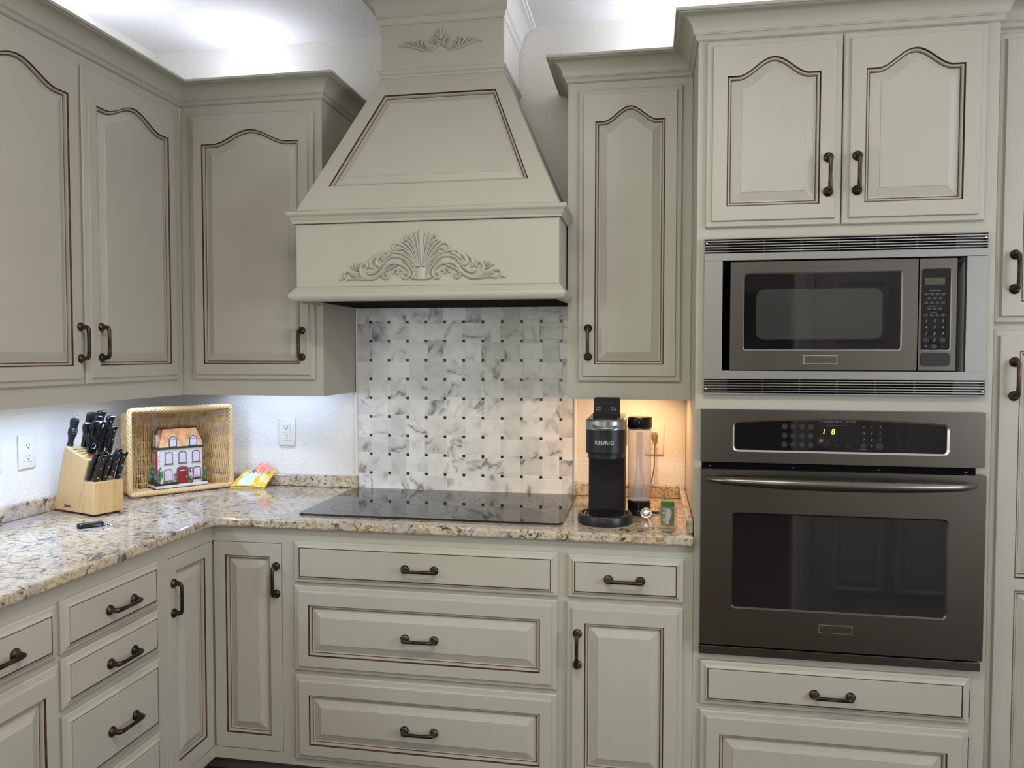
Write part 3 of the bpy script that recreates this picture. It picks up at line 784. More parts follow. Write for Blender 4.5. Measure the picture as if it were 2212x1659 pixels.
for za, zb in ((1.7785, 1.8205), (1.3615, 1.4035)):
    mb = MB()
    for i in range(5):
        z = za + (i+.75)*(zb-za)/5.4; mb.box(1.3625, 2.139, YM+.001, YM+.0125, z-.0012, z+.0012)
    for x in (1.534, 1.640, 1.745, 1.851, 1.957): mb.box(x-.003, x+.003, YM+.012, YM+.014, za, zb, 1)
    mb.box(1.3625, 1.432, YM+.012, YM+.014, za, zb, 1); mb.box(2.06, 2.139, YM+.012, YM+.014, za, zb, 1)
    mb.box(1.3625, 2.139, YM+.0155, YM+.0175, za, zb, 2)
    for x in (1.368, 2.133): mb.lathe([(.0035, 0), (.003, .002), (.0005, .003)], (x, YM+.001, za+.012 if za < 1.5 else zb-.012), '-y', 10, 0)
    mb.build('louvre_grille', T, [STEEL2, BPLAST, VOID])
m_ = MB().box(1.44, 2.057, -.617, -.12, 1.434, 1.75); m_.build('oven_box', T, BPLAST)
YD = -.6375
mb = MB(); P = rrect(1.475, 1.9165, 1.4885, 1.7185, .010)
Q = sunk(mb, (1.4375, 1.957, 1.4315, 1.7515), P, YD, YD+.004, (0, 1), .0035)
x0, x1, z0, z1 = 1.4375, 1.957, 1.4315, 1.7515
mb.rings([[(a, y, b) for a, b in ((x0, z0), (x1, z0), (x1, z1), (x0, z1))] for y in (YD, YD+.019)], 0)
dr = mb.build('door', T, [STEEL, STEEL2], bev=0)
mb = MB(); plate(mb, Q, YD+.0038); mb.build('door_glass', T, BGLASS, dr)
mb = MB(); plate(mb, rrect(1.512, 1.8635, 1.5225, 1.6695, .022, 6), YD+.0034); mb.build('window_mesh', T, MGLASS, dr)
def badge(T, par, x0, x1, z0, z1, y, body='Frigidaire'):
    mb = MB().box(x0, x1, y-.0022, y, z0, z1); mb.box(x0+.002, x1-.002, y-.0026, y-.0022, z0+.002, z1-.002, 1)
    text_into(mb, body, (z1-z0)*.52, lambda u, v: ((x0+x1)/2+u, y-.0028, (z0+z1)/2+v), 2, .45, space=1.25)
    return mb.build('badge', T, [STEEL2, STEEL, INK], par)
badge(T, dr, 1.647, 1.741, 1.449, 1.475, YD)
mb = MB(); text_into(mb, 'PROFESSIONAL SERIES', .0075, lambda u, v: (1.6935+u, YD-.0003, 1.7325+v), 0, .0, space=1.32)
mb.build('lettering', T, INK, dr)
mb = MB(); x0, x1 = 1.9605, 2.0595
P = rrect(1.9655, 2.0465, 1.4885, 1.7225, .008); 
Q = sunk(mb, (x0, x1, 1.4855, z1), P, YD, YD+.003, (0, 1), .0025)
P2 = rrect(1.966, 2.0445, 1.4435, 1.4825, .010)
Q2 = sunk(mb, (x0, x1, z0, 1.4855), P2, YD, YD+.0015, (0, 0), .001)
mb.rings([[(a, y, b) for a, b in ((x0, z0), (x1, z0), (x1, z1), (x0, z1))] for y in (YD, YD+.019)], 0)
cp = mb.build('control_panel', T, [STEEL, STEEL2])
mb = MB(); plate(mb, Q, YD+.0028); mb.build('panel_glass', T, BGLASS, cp)
mb = MB(); mb.prism(Q2, 'y', YD+.0012, YD-.001); mb.build('door_button', T, BPLAST, cp)
mb = MB().box(1.975, 2.0285, YD+.0018, YD+.0026, 1.677, 1.697); mb.build('display', T, LCD, cp)
mb = MB(); yk = YD+.0022; W = lambda cx, cz: (lambda u, v: (cx+u, yk, cz+v))
for r_, row in enumerate(('123', '456', '789')):
    for c_, ch in enumerate(row): text_into(mb, ch, .0115, W(1.981+.022*c_, 1.574-.0185*r_), 0, .25)
text_into(mb, '0', .0115, W(2.003, 1.5185), 0, .25)
text_into(mb, 'v', .009, W(2.025, 1.501), 0); mb.box(1.978, 1.984, yk-.0001, yk, 1.502, 1.503); mb.box(1.978, 1.984, yk-.0001, yk, 1.4995, 1.5003)
for cx, cz, w in ((2.003, 1.660, .015), (2.002, 1.616, .018), (2.002, 1.599, .008)): mb.box(cx-w, cx+w, yk-.0001, yk, cz-.0007, cz+.0007, 0)
for cz, xs in ((1.650, (1.980, 1.995, 2.010, 2.025)), (1.638, (1.988, 2.003, 2.018)), (1.626, (1.980, 1.995, 2.010, 2.025)), (1.608, (1.988, 2.003, 2.018)), (1.590, (1.980, 1.995, 2.010, 2.025))):
    for cx in xs:
        plate(mb, [(cx+.0062*math.cos(q), cz+.0042*math.sin(q)) for q in [2*PI*k/14 for k in range(14)]], yk+.0003, 1)
        mb.box(cx-.0048, cx+.0048, yk-.0001, yk, cz+.0004, cz+.0014, 2); mb.box(cx-.0038, cx+.0038, yk-.0001, yk, cz-.0016, cz-.0006, 2)
for cx, cz, s_ in ((1.981, 1.5185, 'Clear'), (2.025, 1.5185, 'Stop'), (2.003, 1.501, 'START')):
    plate(mb, [(cx+.0085*math.cos(q), cz+.0072*math.sin(q)) for q in [2*PI*k/18 for k in range(18)]], yk+.0003, 1)
    text_into(mb, s_, .0042, W(cx, cz), 2)
mb.build('keypad_lettering', T, [GREYPR, BTN, DIMPR], cp)

# wall oven
T = Thing('built_in_oven', 'dark stainless built-in wall oven with curved bar handle below the microwave', 'oven', (1.75, -.1, .566))
OX0, OX1 = 1.3565, 2.1425
MB().box(1.374, 2.126, -.6135, -.1, .58, 1.30).build('oven_box', T, BMATTE)
mb = MB(); YO = -.640
top = [(2.048 - .600*i/16, 1.2765 + .0115*math.sin(PI*i/16)) for i in range(1, 16)]
P = rrect(1.4485, 2.0485, 1.1865, 1.2775, .016, 5)
nP = []
for p in P:
    dz = .0115*math.sin(PI*(p[0]-1.4485)/.6) if p[1] > 1.23 else 0
    nP.append((p[0], p[1]+dz))
# add points along the bowed top edge
k = 12                                                       # index after top-right corner
mid = [(2.0325 - .568*i/14, 1.2775 + .0115*math.sin(PI*(2.0325-.568*i/14-1.4485)/.6)) for i in range(1, 14)]
PP = nP[:k] + mid + nP[k:]
def sunk_any(mb, rect, P, yf, ysink, m, rim):
    x0, x1, z0, z1 = rect; O_ = []
    xs = [p[0] for p in P]; zs = [p[1] for p in P]; a0, a1, b0, b1 = min(xs), max(xs), min(zs), max(zs)
    cx, cz = (a0+a1)/2, (b0+b1)/2; sx_, sz_ = (a1-a0)/2-.0162, (b1-b0)/2-.03
    for p in P:
        if abs(p[0]-cx) > sx_: O_.append((x1 if p[0] > cx else x0, z1 if p[1] > cz else z0))
        else: O_.append((p[0], z1))
    mb.rings([[(p[0], yf, p[1]) for p in O_], [(p[0], yf, p[1]) for p in P], [(p[0], ysink, p[1]) for p in offset(P, rim)]], [m[0], m[1]])
    return offset(P, rim)
Q = sunk_any(mb, (OX0, OX1, 1.154, 1.3125), PP, YO, YO+.004, (0, 1), .0055)
mb.rings([[(a, y, b) for a, b in ((OX0, 1.154), (OX1, 1.154), (OX1, 1.3125), (OX0, 1.3125))] for y in (YO, YT-.0005)], 0)
cp = mb.build('control_panel', T, [STEEL, STEEL2])
mb = MB(); plate(mb, Q, YO+.0036); mb.build('panel_glass', T, BGLASS, cp)
yk = YO+.0030
mb = MB()
for r_, row in enumerate(('123', '456', '789')):
    for c_, ch in enumerate(row): text_into(mb, ch, .0082, W(1.8175+.0222*c_, 1.266-.0188*r_), 0, .3)
text_into(mb, '0', .0082, W(1.840, 1.2105), 0, .3)
text_into(mb, 'PROFESSIONAL SERIES', .0062, W(1.7445, 1.2795), 0, 0, space=1.7)
text_into(mb, 'Command Convection Oven', .0052, W(1.745, 1.269), 2)
for cx, cz, a_, b_ in ((1.713, 1.210, 'Oven', 'Light'), (1.776, 1.2105, 'Timer', 'on/off')):
    text_into(mb, a_, .0052, W(cx, cz+.003), 2); text_into(mb, b_, .0052, W(cx, cz-.003), 2)
text_into(mb, 'Clock', .0052, W(1.745, 1.210), 2)
words = [('Conv', 'Bake'), ('Pre', 'heat'), ('Speed', 'Clean'), ('Bake', 'Time'), ('Conv', 'Roast'), ('Broil', ''), ('Clean', ''), ('Start', 'Time'), ('Conv', 'Broil'), ('Warm', ''), ('Keep', 'Warm'), ('Slow', 'Cook')]
for i, (a_, b_) in enumerate(words):
    cx, cz = 1.5975 + .0247*(i % 4), 1.2640 - .0268*(i//4)
    plate(mb, [(cx+.0088*math.cos(q), cz+.0088*math.sin(q)) for q in [2*PI*k_/18 for k_ in range(18)]], yk+.0003, 1)
    if b_: text_into(mb, a_, .0046, W(cx, cz+.0028), 2); text_into(mb, b_, .0046, W(cx, cz-.0028), 2)
    else: text_into(mb, a_, .0048, W(cx, cz), 2)
for cx, cz, r_, s_ in ((1.818, 1.2105, .0085, 'Clear'), (1.862, 1.2105, .0108, 'START')):
    plate(mb, [(cx+r_*math.cos(q), cz+r_*math.sin(q)) for q in [2*PI*k_/18 for k_ in range(18)]], yk+.0003, 1); text_into(mb, s_, .0046, W(cx, cz), 2)
mb.box(1.806, 1.829, yk-.0001, yk, 1.1985, 1.2000, 2)
mb.build('keypad_lettering', T, [GREYPR, BTN, DIMPR], cp)
mb = MB()                                                     # lit clock segments
def seg_bar(x, z, dx, dz): mb.add([(x-dx+.0007*(1 if dz > dx else 0)*0, yk, z-dz), (x+dx, yk, z-dz), (x+dx+.12*dz*2, yk, z+dz), (x-dx+.12*dz*2, yk, z+dz)], [(0, 1, 2, 3)])
seg_bar(1.7075, 1.2470, .0010, .0031); seg_bar(1.7083, 1.2540, .0010, .0031)
for x in (1.7300, 1.7360): seg_bar(x, 1.2470, .0009, .0029); seg_bar(x+.0008, 1.2540, .0009, .0029)
for z, e in ((1.2437, 0), (1.2505, .0008), (1.2572, .0016)): seg_bar(1.7331+e, z, .0026, .0009)
mb.build('clock_digits', T, DIGIT, cp, label='yellow lit clock digits')
# vent slot, lower strip
MB().box(OX0+.004, OX1-.016, -.6165, -.614, 1.133, 1.156).build('vent_gap', T, VOID)
MB().box(OX0+.004, OX1-.004, -.6165, -.614, .592, .604).build('vent_gap', T, VOID)
for x in (1.385, 1.625, 1.865, 2.10): MB().box(x-.004, x+.004, -.6215, -.6165, 1.1385, 1.1405).build('vent_clip', T, STEEL2)
MB().box(OX0, OX1, -.6405, YT-.0005, .5665, .5925).build('lower_trim', T, STEEL, bev=.0015)
# door
DZ0, DZ1, YD = .6035, 1.1345, -.657
mb = MB(); P = rrect(1.4465, 2.0455, .7165, 1.0065, .014)
Q = sunk(mb, (OX0+.0005, OX1-.001, DZ0, DZ1), P, YD, YD+.005, (0, 1), .0045)
mb.rings([[(a, y, b) for a, b in ((OX0+.0005, DZ0), (OX1-.001, DZ0), (OX1-.001, DZ1), (OX0+.0005, DZ1))] for y in (YD, -.620)], 0, False, False, True)
dr = mb.build('door', T, [STEEL, STEEL])
mb = MB(); plate(mb, Q, YD+.0045); mb.build('door_window', T, OGLASS, dr)
badge(T, dr, 1.6975, 1.7915, .658, .683, YD)
n = 26; pts = []; rad = []
for i in range(n+1):
    t = -1 + 2*i/n; a = abs(t)
    pts.append((1.7405 + .3665*t, -.694 - .040*(1-t*t) + (.020*max(0, (a-.86)/.14)**1.5), 1.1075))
    rad.append(.0195*(1-.50*a**3.0)*(1 if a < .985 else .8))
mb = MB().tube(pts, rad, 14, 0, True, .86)
for sx_ in (-1, 1):
    x = 1.7405 + sx_*.345
    mb.tube([(x, YD+.0005, 1.1075), (x, -.690, 1.1075)], [.009, .008], 12)
mb.build('handle', T, STEEL, dr)

# cooktop
T = Thing('cooktop', 'flat black glass electric cooktop set on the granite counter', 'cooktop', (.467, -.3, ZCT))
KX0, KX1, KY0, KY1 = .0135, .9275, -.5625, -.0385
P = rrect(KX0, KX1, KY0, KY1, .022, 6)
m_ = MB(); m_.rings([[(p[0], p[1], z) for p in offset(P, d) ] for d, z in ((.001, ZCT+.0005), (0, ZCT+.0015), (0, ZCT+.0055), (.0012, ZCT+.0068))], 0, False, True, True)
gl = m_.build('glass_top', T, CTOP)
mb = MB(); zk = ZCT+.0071
def ringline(cx, cy, r, w=.0011, m=0):
    n = 64; v = []
    for rr in (r-w/2, r+w/2): v += [(cx+rr*math.cos(2*PI*i/n), cy+rr*math.sin(2*PI*i/n), zk) for i in range(n)]
    mb.add(v, [(i, (i+1) % n, n+(i+1) % n, n+i) for i in range(n)], m)
for cx, cy, rs in ((.195, -.185, (.085,)), (.425, -.195, (.088,)), (.715, -.235, (.148, .106, .066)), (.175, -.425, (.088,)), (.425, -.42, (.104,))):
    for r in rs: ringline(cx, cy, r, .0013, 1)
for cx, cy, rs in ((.632, -.432, (.034, .017)), (.814, -.430, (.046, .034, .022))):
    for r in rs: ringline(cx, cy, r, .0012)
    for q in range(8): a = q*PI/4; mb.box(cx+rs[-1]*.55*math.cos(a)-.002, cx+rs[-1]*.55*math.cos(a)+.002, cy+rs[-1]*.5*math.sin(a)-.0006, cy+rs[-1]*.5*math.sin(a)+.0006, zk-.0001, zk)
for x0 in (.585, .60, .615, .64, .66, .700, .715, .73, .745, .70, .72, .74):
    pass
for cy, xs in ((-.478, (.588, .605, .622, .640, .660)), (-.485, (.705, .722, .738, .752)), (-.447, (.705, .722, .740, .758, .772)), (-.500, (.86, .868, .876, .884))):
    for x in xs: mb.box(x-.005, x+.005, cy-.001, cy+.001, zk-.0001, zk)
mb.build('burner_marks', T, [GREYPR, DIMPR], gl)

# ------------------------------------------------------------------ outlets
def outlet(label, loc, rot, gfci=True):
    T = Thing('power_outlet', label, 'outlet', loc, rot, frame='local')
    mb = MB(); r = lambda a, b, e: [(-a+e, -b+e), (a-e, -b+e), (a-e, b-e), (-a+e, b-e)]
    mb.rings([[(p[0], y, p[1]) for p in r(.036, .0575, e)] for e, y in ((0, -.0012), (0, -.004), (.002, -.0062), (.004, -.0068))], 0, False, True, True)
    for z in (-.0485, .0485): mb.lathe([(.003, 0), (.0026, .0012), (.0005, .0014)], (0, -.0068, z), '-y', 10)
    o = mb.build('cover_plate', T, PLATE)
    if gfci:
        f = MB().box(-.0168, .0168, -.0088, -.0066, -.0335, .0335).build('receptacle', T, PLATE, bev=.001)
        b = MB().box(-.014, .000, -.0098, -.0088, -.0042, .0042).box(.002, .014, -.0098, -.0088, -.0042, .0042); b.build('test_button', T, PLATE, f)
        cs = (.019, -.019)
    else:
        f = MB()
        for z in (.0195, -.0195): f.prism([(.0175*math.cos(q) if abs(math.cos(q)) < .8 else .0145*math.copysign(1, math.cos(q)), z + .0145*math.sin(q)) for q in [2*PI*k/28 for k in range(28)]], 'y', -.0066, -.0086)
        f = f.build('receptacle', T, PLATE); cs = (.0195, -.0195)
    for z in cs:
        s = MB()
        s.box(-.0075, -.0055, -.0091, -.0085, z, z+.008).box(.0055, .0072, -.0091, -.0085, z+.001, z+.0075)
        s.lathe([(.0024, 0), (.0024, .0006)], (0, -.0085, z-.006), '-y', 10)
        s.build('socket', T, SLOT, f)
    return T
outlet('white outlet with reset button on the back wall, right of the wicker basket', (-.2985, -.0012, 1.150), 0)
outlet('white outlet with reset button on the left wall, behind the knife block', (XW+.0012, -.741, 1.144), PI/2)
outlet('white outlet cut off by the left edge of the photo, on the left wall', (XW+.0012, -.884, 1.147), PI/2)
TO = outlet('ivory duplex outlet with a plugged-in cord, behind the clear bottle', (1.2215, -.0012, 1.1475), 0, False)
# ------------------------------------------------------------------ knife block and its knives
BL, BR_ = (-.641, -.726, .932), math.radians(71.2)        # front corner; local x = along the front, y = to the rear
T = Thing('knife_block', 'slanted pale wood knife block on the granite left counter', 'knife block', (BL[0], BL[1], ZCT+.0006), BR_, frame='local')
zf = BL[2]-ZCT-.0006
sh = lambda P: [(a, b+zf) for a, b in P]
MB().prism(sh([(.0945, 0), (.222, 0), (.2305, .010), (.161, .222), (.029, .184)]), 'x', 0, .109).build('tall_block', T, BLOCKW, bev=.002)
MB().prism(sh([(0, 0), (.0935, 0), (.0535, .1125), (0, .109)]), 'x', 0, .109).build('front_block', T, BLOCKW, bev=.002)
for x in (.008, .085):
    for y in (.012, .185): MB().box(x, x+.016, y, y+.016, 0, zf-.0002).build('foot', T, BPLAST)
mb = MB()                                                   # slots on the sloping top and on the front box
for u in (.048, .066, .085, .106, .128):
    z = .184+.038*(u-.029)/.132+zf
    for w0, w1 in ((.012, .05), (.058, .1)): mb.add([(w0, u-.0015, z+.0001), (w1, u-.0015, z+.0001), (w1, u+.0015, z+.0010), (w0, u+.0015, z+.0010)], [(0, 1, 2, 3)])
mb.build('knife_slots', T, VOID)
mb = MB()
for i in range(7): mb.box(-.0004, .0002, .168-.0052*i-.0036, .168-.0052*i, .013+zf, .021+zf if i % 3 else .0225+zf)
mb.build('stamped_mark', T, INK)
RB = Matrix.Rotation(BR_, 3, 'Z')
def block_point(w, u, z): return Vector((BL[0], BL[1], BL[2])) + RB @ Vector((w, u, z))

def handle_mesh(L, W, Tk, hook=.006):
    """knife handle along z: width along x, thickness along y"""
    prof = [(0, .80, 0), (.06, .86, 0), (.2, .84, .0), (.38, .92, -.0004), (.55, .94, -.0006), (.72, .88, .0002), (.85, .98, .0016), (.94, 1.10, .0032), (.985, 1.0, hook*.75), (1.0, .62, hook)]
    R = []
    for t, w, o in prof:
        k = 1 if t < .97 else (.82 if t < .99 else .5)
        R.append([(o + W/2*w*math.copysign(abs(math.cos(q))**.55, math.cos(q)), Tk/2*k*math.copysign(abs(math.sin(q))**.6, math.sin(q)), t*L) for q in [2*PI*j/16 for j in range(16)]])
    return MB().rings(R, 0, True, True, True)
def make_knife(name, label, L, W, Tk, rivets, blade, cat='knife', group=None):
    T = Thing(name, label, cat, (0, 0, 0), 0, group, 'local')
    handle_mesh(L, W, Tk).build('handle', T, BGLOSS)
    for t in rivets:
        MB().lathe([(.0029, 0), (.0029, Tk+.0012)], (.0003, Tk/2+.0006, t*L), '-y', 12, 0, False).build('rivet', T, STEEL2)
    MB().box(-W*.36, W*.36, -.0009, .0009, -blade, .001).build('blade', T, CHROME)
    return T.o
def orient(o, base, lean_w, twist=0.):
    a = (RB @ Vector((lean_w, -.277, .96))).normalized()
    x = RB @ Vector((math.cos(twist), math.sin(twist), 0)); x = (x - a*x.dot(a)).normalized(); y = a.cross(x)
    m = Matrix((x, y, a)).transposed().to_4x4(); m.translation = base; o.matrix_world = m
def copy_thing(src, label):
    o = src.copy(); COL.objects.link(o); o['label'] = label
    for c in src.children:
        d = c.copy(); COL.objects.link(d); d.parent = o; d.matrix_parent_inverse = c.matrix_parent_inverse.copy()
    return o
front = [(.0185, .020, .109, .15), (.047, .019, .110, .14), (.0765, .021, .112, .13), (.0985, .019, .110, .11)]
nm = ['first of the front row from the left', 'second of the front row from the left', 'third of the front row from the left, standing tallest', 'last of the front row on the right']
back = [(.006, .038, .116, .15), (.036, .040, .117, .14), (.066, .040, .114, .13), (.088, .040, .112, .12)]
nb = ['mostly hidden behind the first front knife', 'half hidden behind the second front knife', 'half hidden behind the third front knife', 'mostly hidden behind the last front knife']
sk = None
for i, (w, u, z, lw) in enumerate(front):
    lab = 'black steak knife in the block, ' + nm[i]
    if sk is None: sk = make_knife('steak_knife', lab, .098, .0205, .0135, (.17, .52, .85), .012, group='steak knives in the front block'); o = sk
    else: o = copy_thing(sk, lab)
    orient(o, block_point(w, u, z + (.012 if i == 2 else 0)), lw)
for i, (w, u, z, lw) in enumerate(back):
    o = copy_thing(sk, 'black steak knife in the back row, ' + nb[i]); orient(o, block_point(w, u, z), lw)
bigs = [(.054, .090, .341, .125, .030, 'tall black kitchen knife at the rear of the block, left of the others'),
        (.070, .080, .330, .120, .027, 'black kitchen knife half hidden behind the rounded handles in the block'),
        (.051, .060, .315, .115, .028, 'black kitchen knife just behind the scissors in the block'),
        (.090, .090, .345, .128, .031, 'tallest black kitchen knife at the rear right of the block'),
        (.098, .050, .328, .115, .026, 'black knife with a pale rivet at the upper right of the block'),
        (.089, .020, .295, .095, .022, 'black three-rivet knife in the tall block, above the front row'),
        (.071, .040, .290, .090, .022, 'plain black knife beside the three-rivet knife in the tall block')]
for w, u, z, Lh, Wd, lab in bigs:
    o = make_knife('kitchen_knife', lab, Lh, Wd, .0175, (.14, .5, .84) if 'three' in lab or 'pale' in lab or 'tallest' in lab else (.84,), .030, group='kitchen knives in the tall block')
    a = Vector((.03, -.277, .96)).normalized(); b = Vector((w, u, z)) - a*Lh
    orient(o, block_point(*b), .03)
# sharpening steel
T = Thing('sharpening_steel', 'black turned sharpening steel with a hanging ring, at the rear left of the block', 'sharpening steel', (0, 0, 0), 0, None, 'local')
Ls = .098
MB().lathe([(.004, -.05), (.004, -.012)], seg=16).build('rod', T, CHROME)
MB().lathe([(.0085, -.013), (.009, -.004), (.009, 0)], seg=20).build('ferrule', T, PLATE)
MB().lathe([(.010, 0), (.0115, .003), (.010, .007), (.0085, .012), (.0105, .028), (.0125, .037), (.0148, .044), (.0152, .049), (.0135, .0505), (.0152, .053), (.0152, .057), (.0135, .0585), (.0145, .062), (.0115, .066), (.0135, .078), (.0145, .088), (.0125, .096), (.006, .1)], seg=24).build('handle', T, BPLAST)
mb = MB(); mb.tube([(.006*math.cos(q), 0, .106+.006*math.sin(q)) for q in [2*PI*k/16 for k in range(17)]], .0014, 6); mb.build('hanging_ring', T, CHROME)
orient(T.o, block_point(.013, .150, .2265), .04)
# scissors
T = Thing('kitchen_scissors', 'black handled kitchen scissors with a bottle-opener hole, in the front of the tall block', 'scissors', (0, 0, 0), 0, None, 'local')
mb = MB(); up = (0, 1, 0)
mb.tube(catmull([(-.010, 0, 0), (-.013, 0, .022), (-.026, 0, .048), (-.0385, 0, .075), (-.043, 0, .098), (-.036, 0, .103), (-.024, 0, .101), (-.017, 0, .092), (-.016, 0, .072), (-.013, 0, .056), (-.004, 0, .046)], 5), .0062, 8, 0, True, 1.0, up)
hl = mb.build('handle', T, BGLOSS)
mb = MB().tube(catmull([(.010, 0, 0), (.013, 0, .022), (.019, 0, .045), (.030, 0, .068), (.036, 0, .092), (.031, 0, .104), (.018, 0, .106), (.009, 0, .097), (.009, 0, .075), (.007, 0, .058), (.0, 0, .046)], 5), .0062, 8, 0, True, 1.0, up)
mb.build('handle', T, BGLOSS)
mb = MB(); oo = [(.0165*math.cos(q)*.9, .022 + .026*math.sin(q)) for q in [2*PI*k/24 for k in range(24)]]
ii = [(.0085*math.cos(q), .024 + .0095*math.sin(q)) for q in [2*PI*k/24 for k in range(24)]]
mb.rings([[(p[0], y, p[1]) for p in P_] for P_, y in ((ii, .006), (oo, .006), (oo, -.006), (ii, -.006), (ii, .006))]); mb.build('pivot_body', T, BGLOSS)
mb = MB(); mb.tube([(.0085*math.cos(q), -.0045, .024+.0095*math.sin(q)) for q in [2*PI*k/24 for k in range(25)]], .0016, 6); mb.build('opener_ring', T, CHROME)
MB().box(-.009, .009, -.0055, .0055, -.010, .0).build('red_tip', T, REDP, label='red plastic sheath end')
MB().box(-.008, .008, -.002, .002, -.06, -.0102).build('blade', T, CHROME)
orient(T.o, block_point(.030, .055, .2075), .03)

# ------------------------------------------------------------------ wicker basket
KB = Vector((-.622, -.247, ZCT+.0008)); KR = math.radians(53)
T = Thing('wicker_basket', 'rectangular wicker basket tipped on its side in the counter corner', 'basket', KB, KR, frame='local')
FH, DEP, FT, BZ0, BZ1 = .197, .162, .338, .010, .312
BHL, BHR = -.181, .150
def Pb(x, y, z): return (x, y, z)
def weave(mb, f, nw, nst, amp=.0022, rw=.0026, rs=.0024, k=3, jit=.0006):
    rnd = random.Random(nw*31+nst)
    for i in range(nw):
        s = (i+.5)/nw; pts = []; j_ = rnd.uniform(-jit, jit)*1.6
        for q in range(nst*k+1):
            t = q/(nst*k); pts.append(f(s + j_/.3 + rnd.uniform(-jit, jit)*2, t, amp*math.cos(PI*(nst*t-.5) + PI*i)))
        mb.tube(pts, rw*rnd.uniform(.82, 1.12), 4)
    for j in range(nst):
        t = (j+.5)/nst; mb.tube([f(s, t, 0) for s in (0, .5, 1)], rs, 5)
lerp = lambda a, b, t: a+(b-a)*t
mb = MB(); weave(mb, lambda s, t, h: (lerp(BHL, BHR, s), DEP+h, lerp(BZ0, BZ1, t)), 47, 9); mb.build('back_panel', T, WICK)
for sg in (-1, 1):
    mb = MB(); weave(mb, lambda s, t, h: (lerp(sg*(FH-.006), BHR if sg > 0 else BHL, s)+h, lerp(.008, DEP-.004, s), lerp(lerp(.010, BZ0, s), lerp(FT-.008, BZ1, s), t)), 26, 9); mb.build('side_panel', T, WICK)
mb = MB(); weave(mb, lambda s, t, h: (lerp(lerp(-FH+.006, BHL, s), lerp(FH-.006, BHR, s), t), lerp(.008, DEP-.004, s), lerp(FT-.008, BZ1, s)+h), 26, 10); mb.build('side_panel', T, WICK)
mb = MB(); weave(mb, lambda s, t, h: (lerp(lerp(-FH+.006, BHL, s), lerp(FH-.006, BHR, s), t), lerp(.008, DEP-.004, s), .0065+h*.8), 26, 10); mb.build('side_panel', T, WICK)
mb = MB(); lp = []
rr = rrect(-FH, FH, .012, FT, .014, 4)
dense = []
for i in range(len(rr)):
    a, b = Vector(rr[i]), Vector(rr[(i+1) % len(rr)]); n_ = max(1, int((b-a).length/.006))
    dense += [a.lerp(b, q/n_) for q in range(n_)]
dense.append(dense[0]); tot = 0; acc = [0]
for i in range(1, len(dense)): tot += (dense[i]-dense[i-1]).length; acc.append(tot)
nt_ = round(tot/.085)
for k in range(5):
    pts = []
    for i, p in enumerate(dense):
        d = (dense[(i+1) % (len(dense)-1)] - dense[i-1 if i else -2]).normalized(); nrm = Vector((-d.y, d.x))
        a = 2*PI*(acc[i]/tot*nt_ + k/5)
        q = p + nrm*.0058*math.cos(a); pts.append((q.x, .004 + .0070*math.sin(a), q.y))
    mb.tube(pts, .0046, 6, 0, False)
mb.build('braided_rim', T, WICK2)

# ------------------------------------------------------------------ ceramic house inside the basket
T = Thing('ceramic_house', 'ceramic townhouse ornament with orange mansard roof, standing inside the basket', 'ornament', (-.7195, -.2785, ZCT+.0155), math.radians(54), frame='local')
MB().box(0, .205, 0, .096, 0, .011).build('base', T, CSLAB, bev=.002)
b_ = MB().box(.002, .087, .003, .094, .0112, .020); b_.box(.002, .0195, .012, .094, .020, .0215)
b_.build('garden_bed', T, CBLK, bev=.0015)
MB().box(.004, .085, .005, .0165, .0203, .0215).build('lawn', T, CGRN)
MB().box(.020, .190, .018, .086, .0112, .1545).build('walls', T, CWHITE, bev=.002)
MB().box(.012, .198, .010, .093, .155, .163).build('eave', T, CDKGR, bev=.002)
mb = MB(); r0 = [(.016, .014), (.194, .014), (.194, .090), (.016, .090)]; r1 = [(.037, .034), (.173, .034), (.173, .074), (.037, .074)]
def rl(t): e = t**1.25; return [(lerp(a[0], b[0], e), lerp(a[1], b[1], e), lerp(.163, .235, t)) for a, b in zip(r0, r1)]
mb.rings([rl(t/5) for t in range(6)], 0, False, True, True); mb.build('roof', T, CROOF)
mb = MB().box(.034, .176, .031, .077, .2352, .240)
for i in range(4): mb.tube([(p[0]+(.0012 if p[0] > .1 else -.0012), p[1]-(.0012 if p[1] < .05 else -.0012), p[2]) for p in [rl(t/5)[i] for t in range(6)]], .0019, 6)
mb.build('roof_ridges', T, CBLK)
def archp(xc, w, z0, z1, rise, n=10):
    return [(xc-w/2, z0), (xc+w/2, z0)] + [(xc + w/2*math.cos(PI*i/n), z1-rise + rise*math.sin(PI*i/n)) for i in range(n+1)]
def facade_window(xc, z0, z1, w, y=.018):
    mb = MB().prism(archp(xc, w+.006, z0-.002, z1+.004, .008), 'y', y-.0002, y-.002, 0)
    mb.prism(archp(xc, w, z0, z1, .006), 'y', y-.0021, y-.0026, 1)
    mb.box(xc-w/2-.006, xc+w/2+.006, y-.004, y-.0002, z0-.005, z0-.002, 0)
    for i in (1, 2): mb.box(xc-w/2+w*i/3-.0004, xc-w/2+w*i/3+.0004, y-.003, y-.0026, z0, z1-.003, 2)
    for i in (1, 2, 3, 4): mb.box(xc-w/2, xc+w/2, y-.003, y-.0026, z0+(z1-z0)*i/5-.0004, z0+(z1-z0)*i/5+.0004, 2)
    mb.build('window', T, [CGREY, CCURT, CSLAB])
for xc, z0, z1 in ((.056, .097, .139), (.110, .097, .139), (.165, .097, .139), (.053, .029, .071), (.168, .029, .071)): facade_window(xc, z0, z1, .026)
